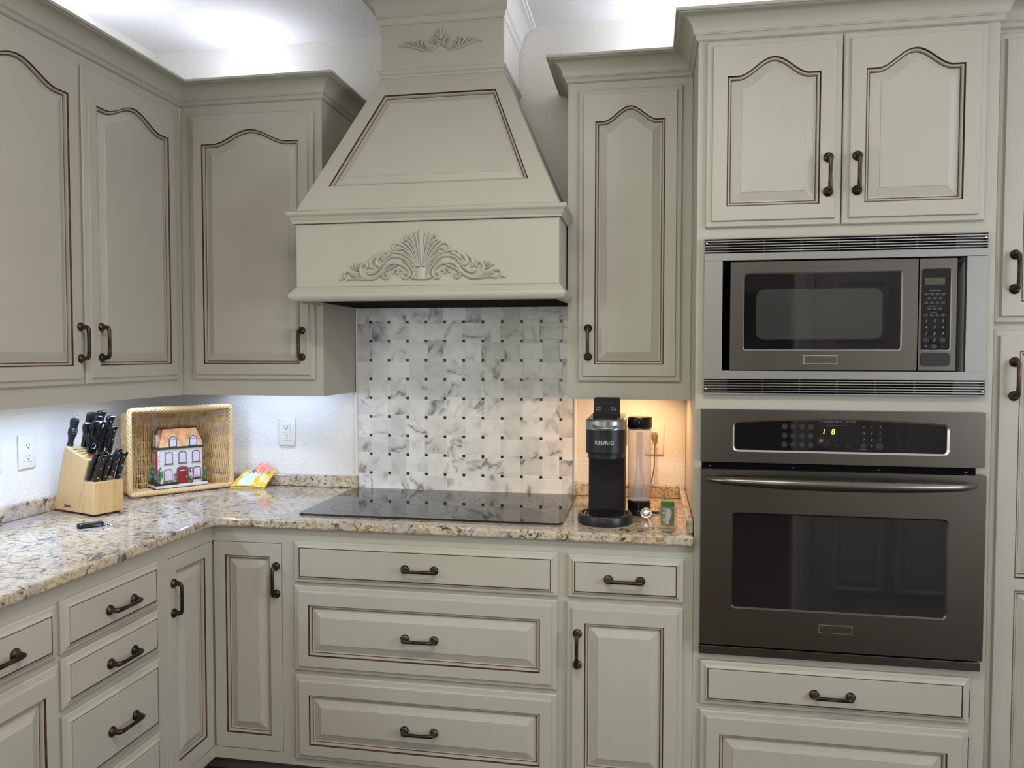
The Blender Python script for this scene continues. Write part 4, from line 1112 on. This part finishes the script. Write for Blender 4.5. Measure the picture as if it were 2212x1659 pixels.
for xc in (.070, .151):
    bell = [(xc-.037, .1635), (xc+.037, .1635)] + [(xc+s_*.037, .1635 + .051*(1-abs(s_)**1.7)) if abs(s_) < .5 else (xc+s_*.037, .1635+.051*(1-abs(s_)**1.1)**1.0) for s_ in [1-2*i/24 for i in range(1, 24)]]
    m2 = MB().prism(bell, 'y', .011, .044, 0)
    m2.prism([(a, b+.0014) for a, b in offset(bell, -.0012)], 'y', .0125, .047, 1)
    d_ = m2.build('dormer', T, [CTAN, CROOF])
    m2 = MB().prism(archp(xc, .031, .1640, .2065, .014), 'y', .0108, .0088, 0)
    m2.prism(archp(xc, .0255, .166, .192, .0001), 'y', .0087, .0082, 1); m2.prism(archp(xc, .0255, .194, .204, .0098), 'y', .0087, .0082, 2)
    for i in (1, 2): m2.box(xc-.0128+.0255*i/3-.0004, xc-.0128+.0255*i/3+.0004, .0078, .0081, .166, .190, 3)
    m2.box(xc-.0128, xc+.0128, .0078, .0081, .178, .1788, 3)
    m2.build('dormer_window', T, [CBLK, CCURT, CTEAL, CSLAB], d_)
# side dormer and side windows on the left gable
def sidep(P, x0, x1, mb, m): mb.prism([(a, b) for a, b in P], 'x', x0, x1, m)
m2 = MB(); sidep(archp(.052, .036, .1635, .212, .022), .013, .045, m2, 0); sidep(archp(.052, .021, .166, .204, .010), .0112, .0128, m2, 1); sidep(archp(.052, .016, .168, .201, .008), .0106, .0111, m2, 2)
m2.build('side_dormer', T, [CTAN, CBLK, CCURT])
m2 = MB()
for z0, z1 in ((.097, .139), (.029, .071)):
    sidep(archp(.060, .030, z0-.002, z1+.004, .008), .018, .0198, m2, 0); sidep(archp(.060, .024, z0, z1, .006), .0174, .0179, m2, 1)
m2.build('side_window', T, [CBLK, CCURT])
d_ = MB().prism(archp(.110, .047, .0112, .082, .012), 'y', .0178, .0150, 1).prism(archp(.110, .038, .0115, .074, .008), 'y', .0149, .0138, 0)
for z0, z1 in ((.016, .030), (.033, .046), (.049, .060)): d_.box(.096, .124, .0132, .0138, z0, z1, 0)
d_.prism([(.099, .063), (.121, .063), (.124, .067), (.117, .066), (.112, .069), (.106, .066), (.101, .067)], 'y', .0137, .0130, 2)
dd = d_.build('front_door', T, [CRED, CGREY, CSLAB])
MB().lathe([(.0024, 0), (.0028, .0015), (.001, .003)], (.124, .0138, .037), '-y', 12).build('door_knob', T, CGOLD, dd)
m2 = MB().box(.1385, .1475, .011, .0178, .056, .071).box(.1375, .1485, .010, .0178, .071, .073); m2.box(.140, .146, .0104, .0109, .058, .069, 1); m2.build('wall_lantern', T, [CBLK, CSLAB])
def topiary(x, y, z0, z1, r):
    mb = MB(); pr = []
    for i in range(11):
        t = i/10; pr.append((r*math.sin(PI*(.06+.92*t))**.8*(1-.28*t)*(1+.09*math.sin(9*t*PI)), lerp(z0, z1, t)))
    mb.lathe(pr, (x, y, 0), 'z', 14); return mb.build('topiary', T, CGRN)
topiary(.0205, .0095, .030, .086, .0105); topiary(.197, .0105, .024, .076, .0098); topiary(.0095, .080, .024, .086, .009)
MB().lathe([(.0065, .020), (.0045, .028), (.0025, .041)], (.0225, .0045, 0), 'z', 12).build('stone_urn', T, CTAN)
MB().box(.190, .204, .004, .018, .0112, .016).build('planter', T, CBLK)
m2 = MB()
for a, b in (((.078, .0176), (.080, .0176)),):
    for x0 in (.0765, .0835):
        m2.tube(catmull([(x0, .0170, .022), (x0+.003, .0168, .032), (x0-.001, .0168, .042), (x0+.003, .0168, .054)], 4), .0009, 5)
        for z, s_ in ((.030, 1), (.036, -1), (.043, 1), (.049, -1)): m2.tube([(x0+.001, .0168, z), (x0+.001+.004*s_, .0160, z+.004)], [.0007, .0012], 5)
m2.build('climbing_vine', T, CDKGR)
m2 = MB().box(.148, .178, .007, .0145, .0112, .0225, 0).box(.146, .180, .0065, .0150, .0225, .0255, 1).box(.147, .179, .0140, .0155, .0255, .034, 1)
m2.build('bench', T, [CTAN, CGREY])
m2 = MB()
for x, z, r in ((.156, .034, .0055), (.164, .037, .006), (.171, .034, .0055)): m2.lathe([(r*.3, -r), (r*.85, -r*.5), (r, 0), (r*.8, r*.6), (r*.2, r)], (x, .0115, z), 'z', 10)
m2.build('pink_flowers', T, CPINK)
m2 = MB()
for x, z, r in ((.139, .033, .0075), (.134, .028, .0055), (.143, .024, .006)): m2.lathe([(r*.3, -r), (r*.85, -r*.5), (r, 0), (r*.8, r*.6), (r*.2, r)], (x, .010, z), 'z', 10)
m2.box(.136, .143, .007, .013, .0112, .0175); m2.build('shrub', T, CGRN)
m2 = MB().prism([(.003, .150), (.003, .062), (-.001, .052), (.009, .057), (.012, .150)], 'y', .0140, .0155, 0)
m2.prism([(.0122, .150), (.0122, .075), (.018, .070), (.0195, .150)], 'y', .0143, .0153, 1)
m2.box(.0140, .0145, .0138, .0142, .095, .128, 2); m2.box(.0140, .0185, .0138, .0142, .126, .128, 2); m2.box(.0140, .0185, .0138, .0142, .110, .112, 2); m2.box(.0140, .0185, .0138, .0142, .095, .097, 2)
m2.build('hanging_banner', T, [CRED, CSLAB, CGREY])

# ------------------------------------------------------------------ snack bag with flower clip
T = Thing('snack_bag', 'small yellow snack bag leaning on the granite upstand beside the basket', 'snack bag', (-.428, -.101, ZCT+.0006), 0, frame='local')
def bagp(u, v, h=0.):
    x = lerp(lerp(-.077, .077, u), lerp(-.050, .088, u), v); y = .074*v; z = .003 + .058*v
    s_ = max(0, math.sin(PI*min(1, max(0, u))))**.42*max(0, math.sin(PI*min(1, v*.96+.02)))**.36
    w_ = .0022*math.sin(17*u+5*v)*math.sin(11*v+3) * s_ + .0035*max(0, 1-abs(u-.72-.12*v)/.08)*s_
    b_ = .020*s_ + w_ + h
    return (x, y - b_*.62, z + b_*.78)
mb = MB(); nu, nv = 96, 64
for i in range(nu):
    for j in range(nv):
        u0, u1, v0, v1 = i/nu, (i+1)/nu, j/nv, (j+1)/nv; u, v = (u0+u1)/2, (v0+v1)/2
        white = (.20 < u < .62 and v < .62) or ((u-.42)**2/.075 + (v-.62)**2/.06 < 1) or (abs(u-.80) < .05 and .2 < v < .7 and (u*40) % 2 > 1.1)
        if v < .05: white = False
        mb.add([bagp(u0, v0), bagp(u1, v0), bagp(u1, v1), bagp(u0, v1)], [(0, 1, 2, 3)], 1 if white else 0, True)
back_ = [bagp(u, v) for u, v in ((0, 0), (1, 0), (1, 1), (0, 1))]
mb.add(back_, [(3, 2, 1, 0)], 0)
o = mb.build('film', T, [YBAG, WBAG])
bm = bmesh.new(); bm.from_mesh(o.data); bmesh.ops.remove_doubles(bm, verts=bm.verts, dist=1e-5); bmesh.ops.recalc_face_normals(bm, faces=bm.faces); bm.to_mesh(o.data); bm.free()
mb = MB(); text_into(mb, 'BA', .030, lambda u, v: bagp(.44+u/.150, .86+v/.095, .0008), 0, 0, thick=.0006)
for i, w_ in enumerate((.05, .03, .05, .02, .06)): 
    a = .30+.065*i; mb.add([bagp(a, .66, .0008), bagp(a+w_, .66, .0008), bagp(a+w_, .71-.02*(i % 2), .0008), bagp(a, .71, .0008)], [(0, 1, 2, 3)])
mb.build('lettering', T, INK)
MB().box(-.077, .077, -.0035, .0005, .0002, .0042).build('sealed_edge', T, YBAG)
T = Thing('flower_clip', 'coral pink flower-shaped bag clip on top of the yellow snack bag', 'bag clip', (-.384, -.052, ZCT+.0695), 0, frame='local')
out = [(.0325*(.74+.26*abs(math.cos(3*q+.3))**.55)*math.cos(q), .0325*(.74+.26*abs(math.cos(3*q+.3))**.55)*math.sin(q)) for q in [2*PI*k/120 for k in range(120)]]
tilt = lambda x, d, z: (x, -d*.94 + z*.34, z*.94 + d*.34)
mb = MB().rings([[tilt(p[0], d, p[1]) for p in [(a*e, b*e) for a, b in out]] for e, d in ((.01, -.003), (.92, -.003), (1, -.001), (1, .003), (.92, .005), (.6, .0055), (.45, .0045), (.01, .0045))], 0, True, True, True)
mb.build('flower', T, CORAL)
mb = MB(); mb.tube([tilt(.0085*math.cos(q), .0056, .0085*math.sin(q)) for q in [2*PI*k/24 for k in range(25)]], .0012, 6); mb.build('centre_ring', T, CORAL2)
mb = MB(); mb.add([tilt(x, d, z) for x in (-.014, .014) for d, z in ((-.0032, -.012), (-.0032, .012), (-.009, .012), (-.011, -.012))], [(0, 1, 2, 3), (4, 5, 6, 7), (0, 1, 5, 4), (1, 2, 6, 5), (2, 3, 7, 6), (3, 0, 4, 7)]); mb.build('clip_jaw', T, CORAL2)

# ------------------------------------------------------------------ car key
T = Thing('car_key', 'black car key fob with metal keys lying on the left counter', 'keys', (-.553, -.852, ZCT+.0005), math.radians(50), frame='local')
P = rrect(-.040, .038, -.017, .017, .012, 5)
mb = MB().rings([[(p[0], p[1], z) for p in offset(P, d)] for d, z in ((.003, 0), (0, .003), (0, .010), (.003, .0135), (.006, .0142))], 0, True, True, True); mb.build('fob', T, BGLOSS)
mb = MB(); ca, sa = math.cos(math.radians(-50)), math.sin(math.radians(-50))
wl = lambda x, y, z: ((x+.553)*ca - (y+.852)*sa, (x+.553)*sa + (y+.852)*ca, z)
for cx, cy, r, zz in ((-.522, -.822, .013, .006), (-.514, -.818, .011, .010)): mb.tube([wl(cx+r*math.cos(q), cy+r*math.sin(q), zz+.003*math.sin(2*q)) for q in [2*PI*k/20 for k in range(21)]], .0011, 6)
mb.build('key_ring', T, CHROME)
for (x0, y0, x1, y1, z) in ((-.508, -.822, -.459, -.826, .0045), (-.510, -.830, -.462, -.840, .002)):
    d = Vector((x1-x0, y1-y0)).normalized(); n_ = Vector((-d.y, d.x)); m2 = MB()
    head = [Vector((x0, y0)) + d*.009*math.cos(q) + n_*.009*math.sin(q) for q in [2*PI*k/16 for k in range(16)]]
    m2.rings([[wl(p.x, p.y, z+h) for p in head] for h in (0, .002)], 0, False, True, True)
    bl = [Vector((x0, y0)) + d*a + n_*b for a, b in ((.007, -.0032), (.047, -.0030), (.050, 0), (.047, .0030), (.040, .0018), (.034, .0032), (.026, .0020), (.018, .0034), (.007, .0032))]
    m2.rings([[wl(p.x, p.y, z+h) for p in bl] for h in (.0002, .0018)], 0, False, True, True); m2.build('key', T, CHROME)

# ------------------------------------------------------------------ coffee maker
CX, CYK = 1.0605, -.46
T = Thing('coffee_maker', 'slim black pod coffee maker with its lid open, right of the cooktop', 'coffee maker', (CX, CYK, ZCT+.0005), 0, frame='local')
def plan(hw, yf_, yb, bow, r=.018, n=30):
    P = [(hw*math.sin(q)/math.sin(1.15), yf_ + bow*(1-math.cos(q))/(1-math.cos(1.15))) for q in [-1.15+2.3*i/n for i in range(n+1)]]
    return P + [(hw, yb-r), (hw-.3*r, yb-.3*r), (hw-r, yb), (-hw+r, yb), (-hw+.3*r, yb-.3*r), (-hw, yb-r)]
def solid(mb, P, steps, m=0):
    mb.rings([[(p[0], p[1], z) for p in (offset(P, d) if d else P)] for d, z in steps], m, True, True, True)
mb = MB(); solid(mb, plan(.0600, .045, .265, .012), ((0, .0), (0, .209))); mb.build('column', T, BMATTE)
mb = MB(); solid(mb, plan(.0585, -.050, .26, .040), ((.004, .2095), (0, .2115), (0, .228))); mb.build('neck', T, KEUR)
mb = MB(); solid(mb, plan(.0640, -.062, .268, .042), ((.002, .2285), (0, .231), (0, .306))); hd = mb.build('brew_head', T, KEUR)
hp = plan(.0645, -.063, .268, .042)
mb = MB(); solid(mb, hp, ((0, .3065), (0, .335), (.004, .340))); mb.build('silver_band', T, KSIL)
mb = MB(); solid(mb, plan(.042, -.040, .080, .020), ((0, .3402), (.004, .347))); mb.build('pod_holder', T, BGLOSS)
def frontx(x): q = math.asin(max(-1, min(1, x*math.sin(1.15)/.0640))); return -.062 + .042*(1-math.cos(q))/(1-math.cos(1.15))
mb = MB(); text_into(mb, 'KEURIG', .0165, lambda u, v: (u-.0015, frontx(u-.0015)-.0011, .2655+v), 0, 0, space=1.12, thick=.0004); mb.build('lettering', T, KTXT, hd)
mb = MB()
pts = [(x, frontx(x)-.004-.010*(1-abs(x/.040)**4), .3195-.006*(1-abs(x/.04)**3)) for x in [-.04+.08*i/16 for i in range(17)]]
mb.tube(pts, [.0035]+[.0050]*15+[.0035], 10); mb.build('lid_handle', T, KSIL)
mb = MB(); lidp = rrect(-.0435, .0435, .345, .4065, .006, 4)
mb.rings([[(p[0], y, p[1]) for p in offset(lidp, d)] for d, y in ((.001, .045), (0, .047), (0, .082), (.004, .086))], 0, False, True, True)
mb.box(-.046, .046, .046, .060, .3405, .352)
ld = mb.build('lid', T, BMATTE)
mb = MB()
for x0, sg, z0 in ((-.0335, 1, .3735), (-.0335, 1, .3665), (.028, -1, .3735), (.030, -1, .3665)):
    mb.add([(x0-.003, .0446, z0-.0025), (x0+.003, .0446, z0-.0025), (x0, .0446, z0+.0025)], [(0, 1, 2)])
    for k_, w_ in enumerate((.008, .011)): a = x0+sg*.005; mb.box(min(a, a+sg*w_), max(a, a+sg*w_), .0445, .0447, z0+.0010-.0026*k_, z0+.0022-.0026*k_)
mb.box(-.0425, .0425, .0444, .0448, .3868, .3874, 1)
mb.build('warning_print', T, [GREYPR, DIMPR], ld)
TRY = -.020
mb = MB().lathe([(.0885, 0), (.0895, .004), (.0895, .026), (.0870, .031), (.0760, .0318), (.0745, .029), (.073, .0262)], (0, TRY, 0), 'z', 48); tr = mb.build('drip_tray', T, BPLAST)
mb = MB()
for i in range(-6, 7):
    x = i*.0108; l_ = math.sqrt(max(0, .0725**2-x*x)); mb.box(x-.0022, x+.0022, TRY-l_, TRY+min(l_, .065), .0268, .0300)
for y in (-.045, -.015, .015, .045): l_ = math.sqrt(.0725**2-y*y); mb.box(-l_, l_, TRY+y-.002, TRY+y+.002, .0266, .0294)
mb.build('tray_grid', T, BGLOSS, tr)
MB().box(-.057, .057, .030, .0448, .0, .0265).build('base', T, BPLAST)

# ------------------------------------------------------------------ clear bottle, cord, spoon, sweetener
T = Thing('water_bottle', 'clear plastic bottle with black cap and base, right of the coffee maker', 'bottle', (1.1700, -.333, ZCT+.0005), 0, frame='local')
MB().lathe([(.036, 0), (.0385, .001), (.0385, .0165)], seg=40).build('base', T, BPLAST)
MB().lathe([(.0388, .0166), (.0392, .0172), (.0388, .0178)], seg=40).build('trim_ring', T, CHROME)
MB().lathe([(.0388, .0179), (.0388, .0485), (.037, .0495)], seg=40).build('power_base', T, BGLOSS)
mb = MB().lathe([(.0375, .0500), (.0402, .053), (.0402, .296), (.0385, .2995)], seg=48, cap=False)
mb.build('clear_body', T, CLEAR)
MB().lathe([(.0405, .3005), (.0415, .303), (.0415, .334), (.0395, .338), (.02, .3385)], seg=48).build('cap', T, BGLOSS)
MB().lathe([(.0375, .294), (.0375, .3002)], seg=40).build('cap_thread', T, BPLAST)
mb = MB(); r4 = lambda e, z: [(-e, -e, z), (e, -e, z), (e, e, z), (-e, e, z)]
mb.rings([r4(.0112, .150), r4(.0112, .283), r4(.009, .286)], 0, False, True, True)
mb.rings([r4(.0145, .125), r4(.0145, .1495)], 0)
mb.build('inner_tube', T, CLEAR2)
mb = MB().lathe([(.024, .058), (.023, .080), (.018, .105), (.016, .125)], seg=24, cap=False); mb.build('infuser_cup', T, CLEAR2)
mb = MB().lathe([(.002, .096), (.009, .092), (.012, .082), (.013, .066), (.012, .060)], seg=20); mb.build('strainer', T, DIMPR)
T = Thing('charging_cable', 'thin grey cord plugged into the duplex outlet, coiling behind the sweetener', 'cord', (1.222, -.012, 1.167), 0)
mb = MB().lathe([(.0135, 0), (.0135, .004), (.0115, .012), (.008, .024)], (1.2215, -.0102, 1.167), '-y', 16); mb.build('plug', T, CABLE)
pts = catmull([(1.2215, -.034, 1.167), (1.2225, -.044, 1.150), (1.2225, -.040, 1.10), (1.221, -.036, 1.04), (1.213, -.034, .998), (1.207, -.036, .974), (1.213, -.040, .968), (1.235, -.040, .972), (1.256, -.044, .958), (1.268, -.060, .934), (1.276, -.12, .9290), (1.278, -.22, .9275), (1.262, -.305, .9280), (1.244, -.318, .929)], 8)
MB().tube(pts, .0026, 8).build('cable', T, CABLE)
MB().box(1.208, 1.245, -.3245, -.3115, .9256, .9335).build('connector', T, BPLAST, bev=.001)
T = Thing('metal_spoon', 'small shiny metal spoon on the granite between coffee maker and sweetener', 'spoon', (1.205, -.46, ZCT+.0004), 0, frame='local')
ax = Vector((-.05, -.80, .60)).normalized(); cb = Vector((-.0115, .052, .0205)); xx = Vector((1, 0, 0)); xx = (xx-ax*xx.dot(ax)).normalized(); yy = ax.cross(xx)
mb = MB(); R = []
for i in range(7):
    q = PI/2*i/6; r = .0175*math.sin(q)+.0006; h = -.0095*math.cos(q); R.append([cb + ax*h + (xx*math.cos(a)+yy*math.sin(a))*r for a in [2*PI*k/28 for k in range(28)]])
for r, h in ((.0186, .0004), (.0168, .0006)): R.append([cb + ax*h + (xx*math.cos(a)+yy*math.sin(a))*r for a in [2*PI*k/28 for k in range(28)]])
for i in range(5, -1, -1):
    q = PI/2*i/6; r = .0162*math.sin(q)+.0006; h = -.0082*math.cos(q); R.append([cb + ax*h + (xx*math.cos(a)+yy*math.sin(a))*r for a in [2*PI*k/28 for k in range(28)]])
mb.rings(R, 0, True, True, True); mb.build('bowl', T, SPOON)
pts = catmull([(-.006, .042, .0085), (-.002, .020, .0052), (.002, -.02, .0030), (.004, -.058, .0022), (.005, -.082, .0022)], 6); k = len(pts)
mb = MB().tube(pts, [.0028 + .0052*(i/(k-1))**1.5 for i in range(k)], 10, 0, True, .22, (0, 0, 1)); mb.build('stem', T, SPOON)
T = Thing('glass_tumbler', 'square clear glass tumbler holding a green sweetener tub', 'tumbler', (1.2605, -.528, ZCT+.0005), 0, frame='local')
po, pi_ = rrect(-.0295, .0295, -.0295, .0295, .007, 4), rrect(-.0262, .0262, -.0262, .0262, .006, 4)
mb = MB().rings([[(p[0], p[1], z) for p in P_] for P_, z in ((offset(po, .003), 0), (po, .002), (po, .0735), (pi_, .0735), (pi_, .0100), (offset(pi_, .004), .0085))], 0, True, True, True); mb.build('glass', T, GLASS)
T = Thing('sweetener_tub', 'green sweetener tub with cream label standing in the square glass tumbler', 'sweetener', (1.2615, -.528, ZCT+.0098), 0, frame='local')
pt = rrect(-.0210, .0210, -.0175, .0175, .006, 4)
mb = MB().rings([[(p[0], p[1], z) for p in offset(pt, d)] for d, z in ((.003, 0), (0, .003), (0, .056), (.003, .0585))], 0, True, True, True); mb.build('tub', T, GREEN)
mb = MB().rings([[(p[0], p[1], z) for p in offset(pt, d)] for d, z in ((.001, .0588), (.0005, .0596), (.0005, .0745), (.0025, .0770))], 0, True, True, True)
for z in (.0655,): mb.rings([[(p[0], p[1], zz) for p in offset(pt, d)] for d, zz in ((.0005, z-.0012), (-.0006, z), (.0005, z+.0012))], 0, True)
mb.build('cap', T, GREEN)
lb = [(-.0155, .004), (.0040, .004), (.0050, .014), (.0080, .024), (.0118, .034), (.0128, .043), (.0100, .050), (.0060, .0555), (-.0155, .0555)]
mb = MB().add([(p[0], -.0177, p[1]) for p in lb], [tuple(range(len(lb)))])
mb.add([(-.0205+.004*i, -.0177, z) for i in (0, 1) for z in (.004, .0555)], [(0, 1, 3, 2)], 1)
text_into(mb, 'truvia', .0225, lambda u, v: (-.0090+v, -.0179, .0300-u*.93), 2, 0, thick=.0002)
mb.build('label', T, [LABEL, GREENL, INK])
# ------------------------------------------------------------------ light
def area(name, loc, direction, sx, sy, power, col, spread=PI, shape='RECTANGLE', along=None):
    l = bpy.data.lights.new(name, 'AREA'); l.shape = shape; l.size = sx; l.size_y = sy; l.energy = power; l.color = col; l.spread = spread
    o = bpy.data.objects.new(name, l); COL.objects.link(o); o.location = loc
    o.rotation_euler = Vector(direction).to_track_quat('-Z', 'Y').to_euler()
    if along:                                               # long side (local y) along this axis
        z = -Vector(direction).normalized(); y = Vector(along).normalized(); x = y.cross(z)
        o.rotation_euler = Matrix((x, y, z)).transposed().to_euler()
    return o
COOL = (.50, .66, 1.0); WARM = (1.0, .56, .28); DAY = (.86, 1.0, .88)
# LED strips behind the bottom rails of the wall cabinets
a = area('led_strip_left', (-.65, -.87, 1.3605), (.32, 0, -.94), .02, 1.0, 3.6, COOL, along=(0, 1, 0))
a = area('led_strip_corner', (-.30, -.135, 1.3605), (0, 0, -1), .44, .02, .68, COOL)
a = area('puck_lamp_right', (1.19, -.20, 1.3605), (-.22, -.12, -.97), .06, .06, 1.45, WARM, shape='DISK')
# cove lamps on wall cabinets; strong ones unseen, added to brighten the ceiling
for n_, loc, p_ in (('cove_and_fill_lamp', (-.40, -.14, 2.50), .62), ('cove_and_fill_lamp', (-.70, -.55, 2.50), .62), ('cove_and_fill_lamp', (-.70, -1.15, 2.50), .62), ('cove_and_fill_lamp', (1.24, -.10, 2.50), .4), ('cove_and_fill_lamp', (1.75, -.30, 2.51), 3.5), ('cove_and_fill_lamp', (2.65, -.25, 2.51), 8.), ('cove_and_fill_lamp', (3.9, -1.5, 2.45), 10.)):
    area(n_, loc, (0, 0, 1), .22, .05, p_, (.78, .84, 1.0), shape='ELLIPSE')
# daylight through the windows; the right-hand one is added for bluish fill
area('daylight_side', (XW-.20, (WY0+WY1)/2, (WZ0+WZ1)/2), (1, 0, -.05), 1.4, 1.1, 12., DAY)
area('added_daylight_right', (XR+.2, -3.3, 1.55), (-1, 0, 0), 2.0, 1.2, 58., (.80, .86, 1.0))
area('daylight_rear', (.4, YR-.2, 1.5), (0, 1, -.02), 1.1, 1.1, 11.5, (1., 1., .90))
# unseen lamps under the ceiling, added as general room fill
area('ceiling_fill', (1.0, -2.2, ZC-.03), (0, 0, -1), 1.2, .3, 15., (1.0, .97, .90))
area('ceiling_fill', (2.6, -4.2, ZC-.03), (0, 0, -1), .6, .6, 26., (1.0, .97, .92))
w = bpy.data.worlds.new('sky'); SC.world = w; w.use_nodes = True
w.node_tree.nodes['Background'].inputs[0].default_value = (.55, .68, .60, 1); w.node_tree.nodes['Background'].inputs[1].default_value = .8

# ------------------------------------------------------------------ camera
cam = bpy.data.cameras.new('camera'); co = bpy.data.objects.new('camera', cam); COL.objects.link(co)
cam.sensor_fit = 'HORIZONTAL'; cam.sensor_width = 36; cam.lens = 1667.845/2212*36; cam.clip_start = .05
R = Matrix(((.98449533, -.00780461, .17523707), (.17540655, .03686269, -.98380571), (.00121851, .99928986, .03766012)))
m = R.to_4x4(); m.translation = (1.2016, -3.0271, 1.4750); co.matrix_world = m
SC.camera = co
vs = SC.view_settings; vs.view_transform = 'Standard'; vs.look = 'None'; vs.exposure = 1.1; vs.gamma = 1.; vs.use_curve_mapping = False
SC.cycles.use_denoising = True
SC.cycles.max_bounces = 8; SC.cycles.diffuse_bounces = 5; SC.cycles.glossy_bounces = 4; SC.cycles.transmission_bounces = 6; SC.cycles.transparent_max_bounces = 12
SC.cycles.caustics_reflective = False; SC.cycles.caustics_refractive = False; SC.cycles.sample_clamp_indirect = 4.
bpy.context.view_layer.update()
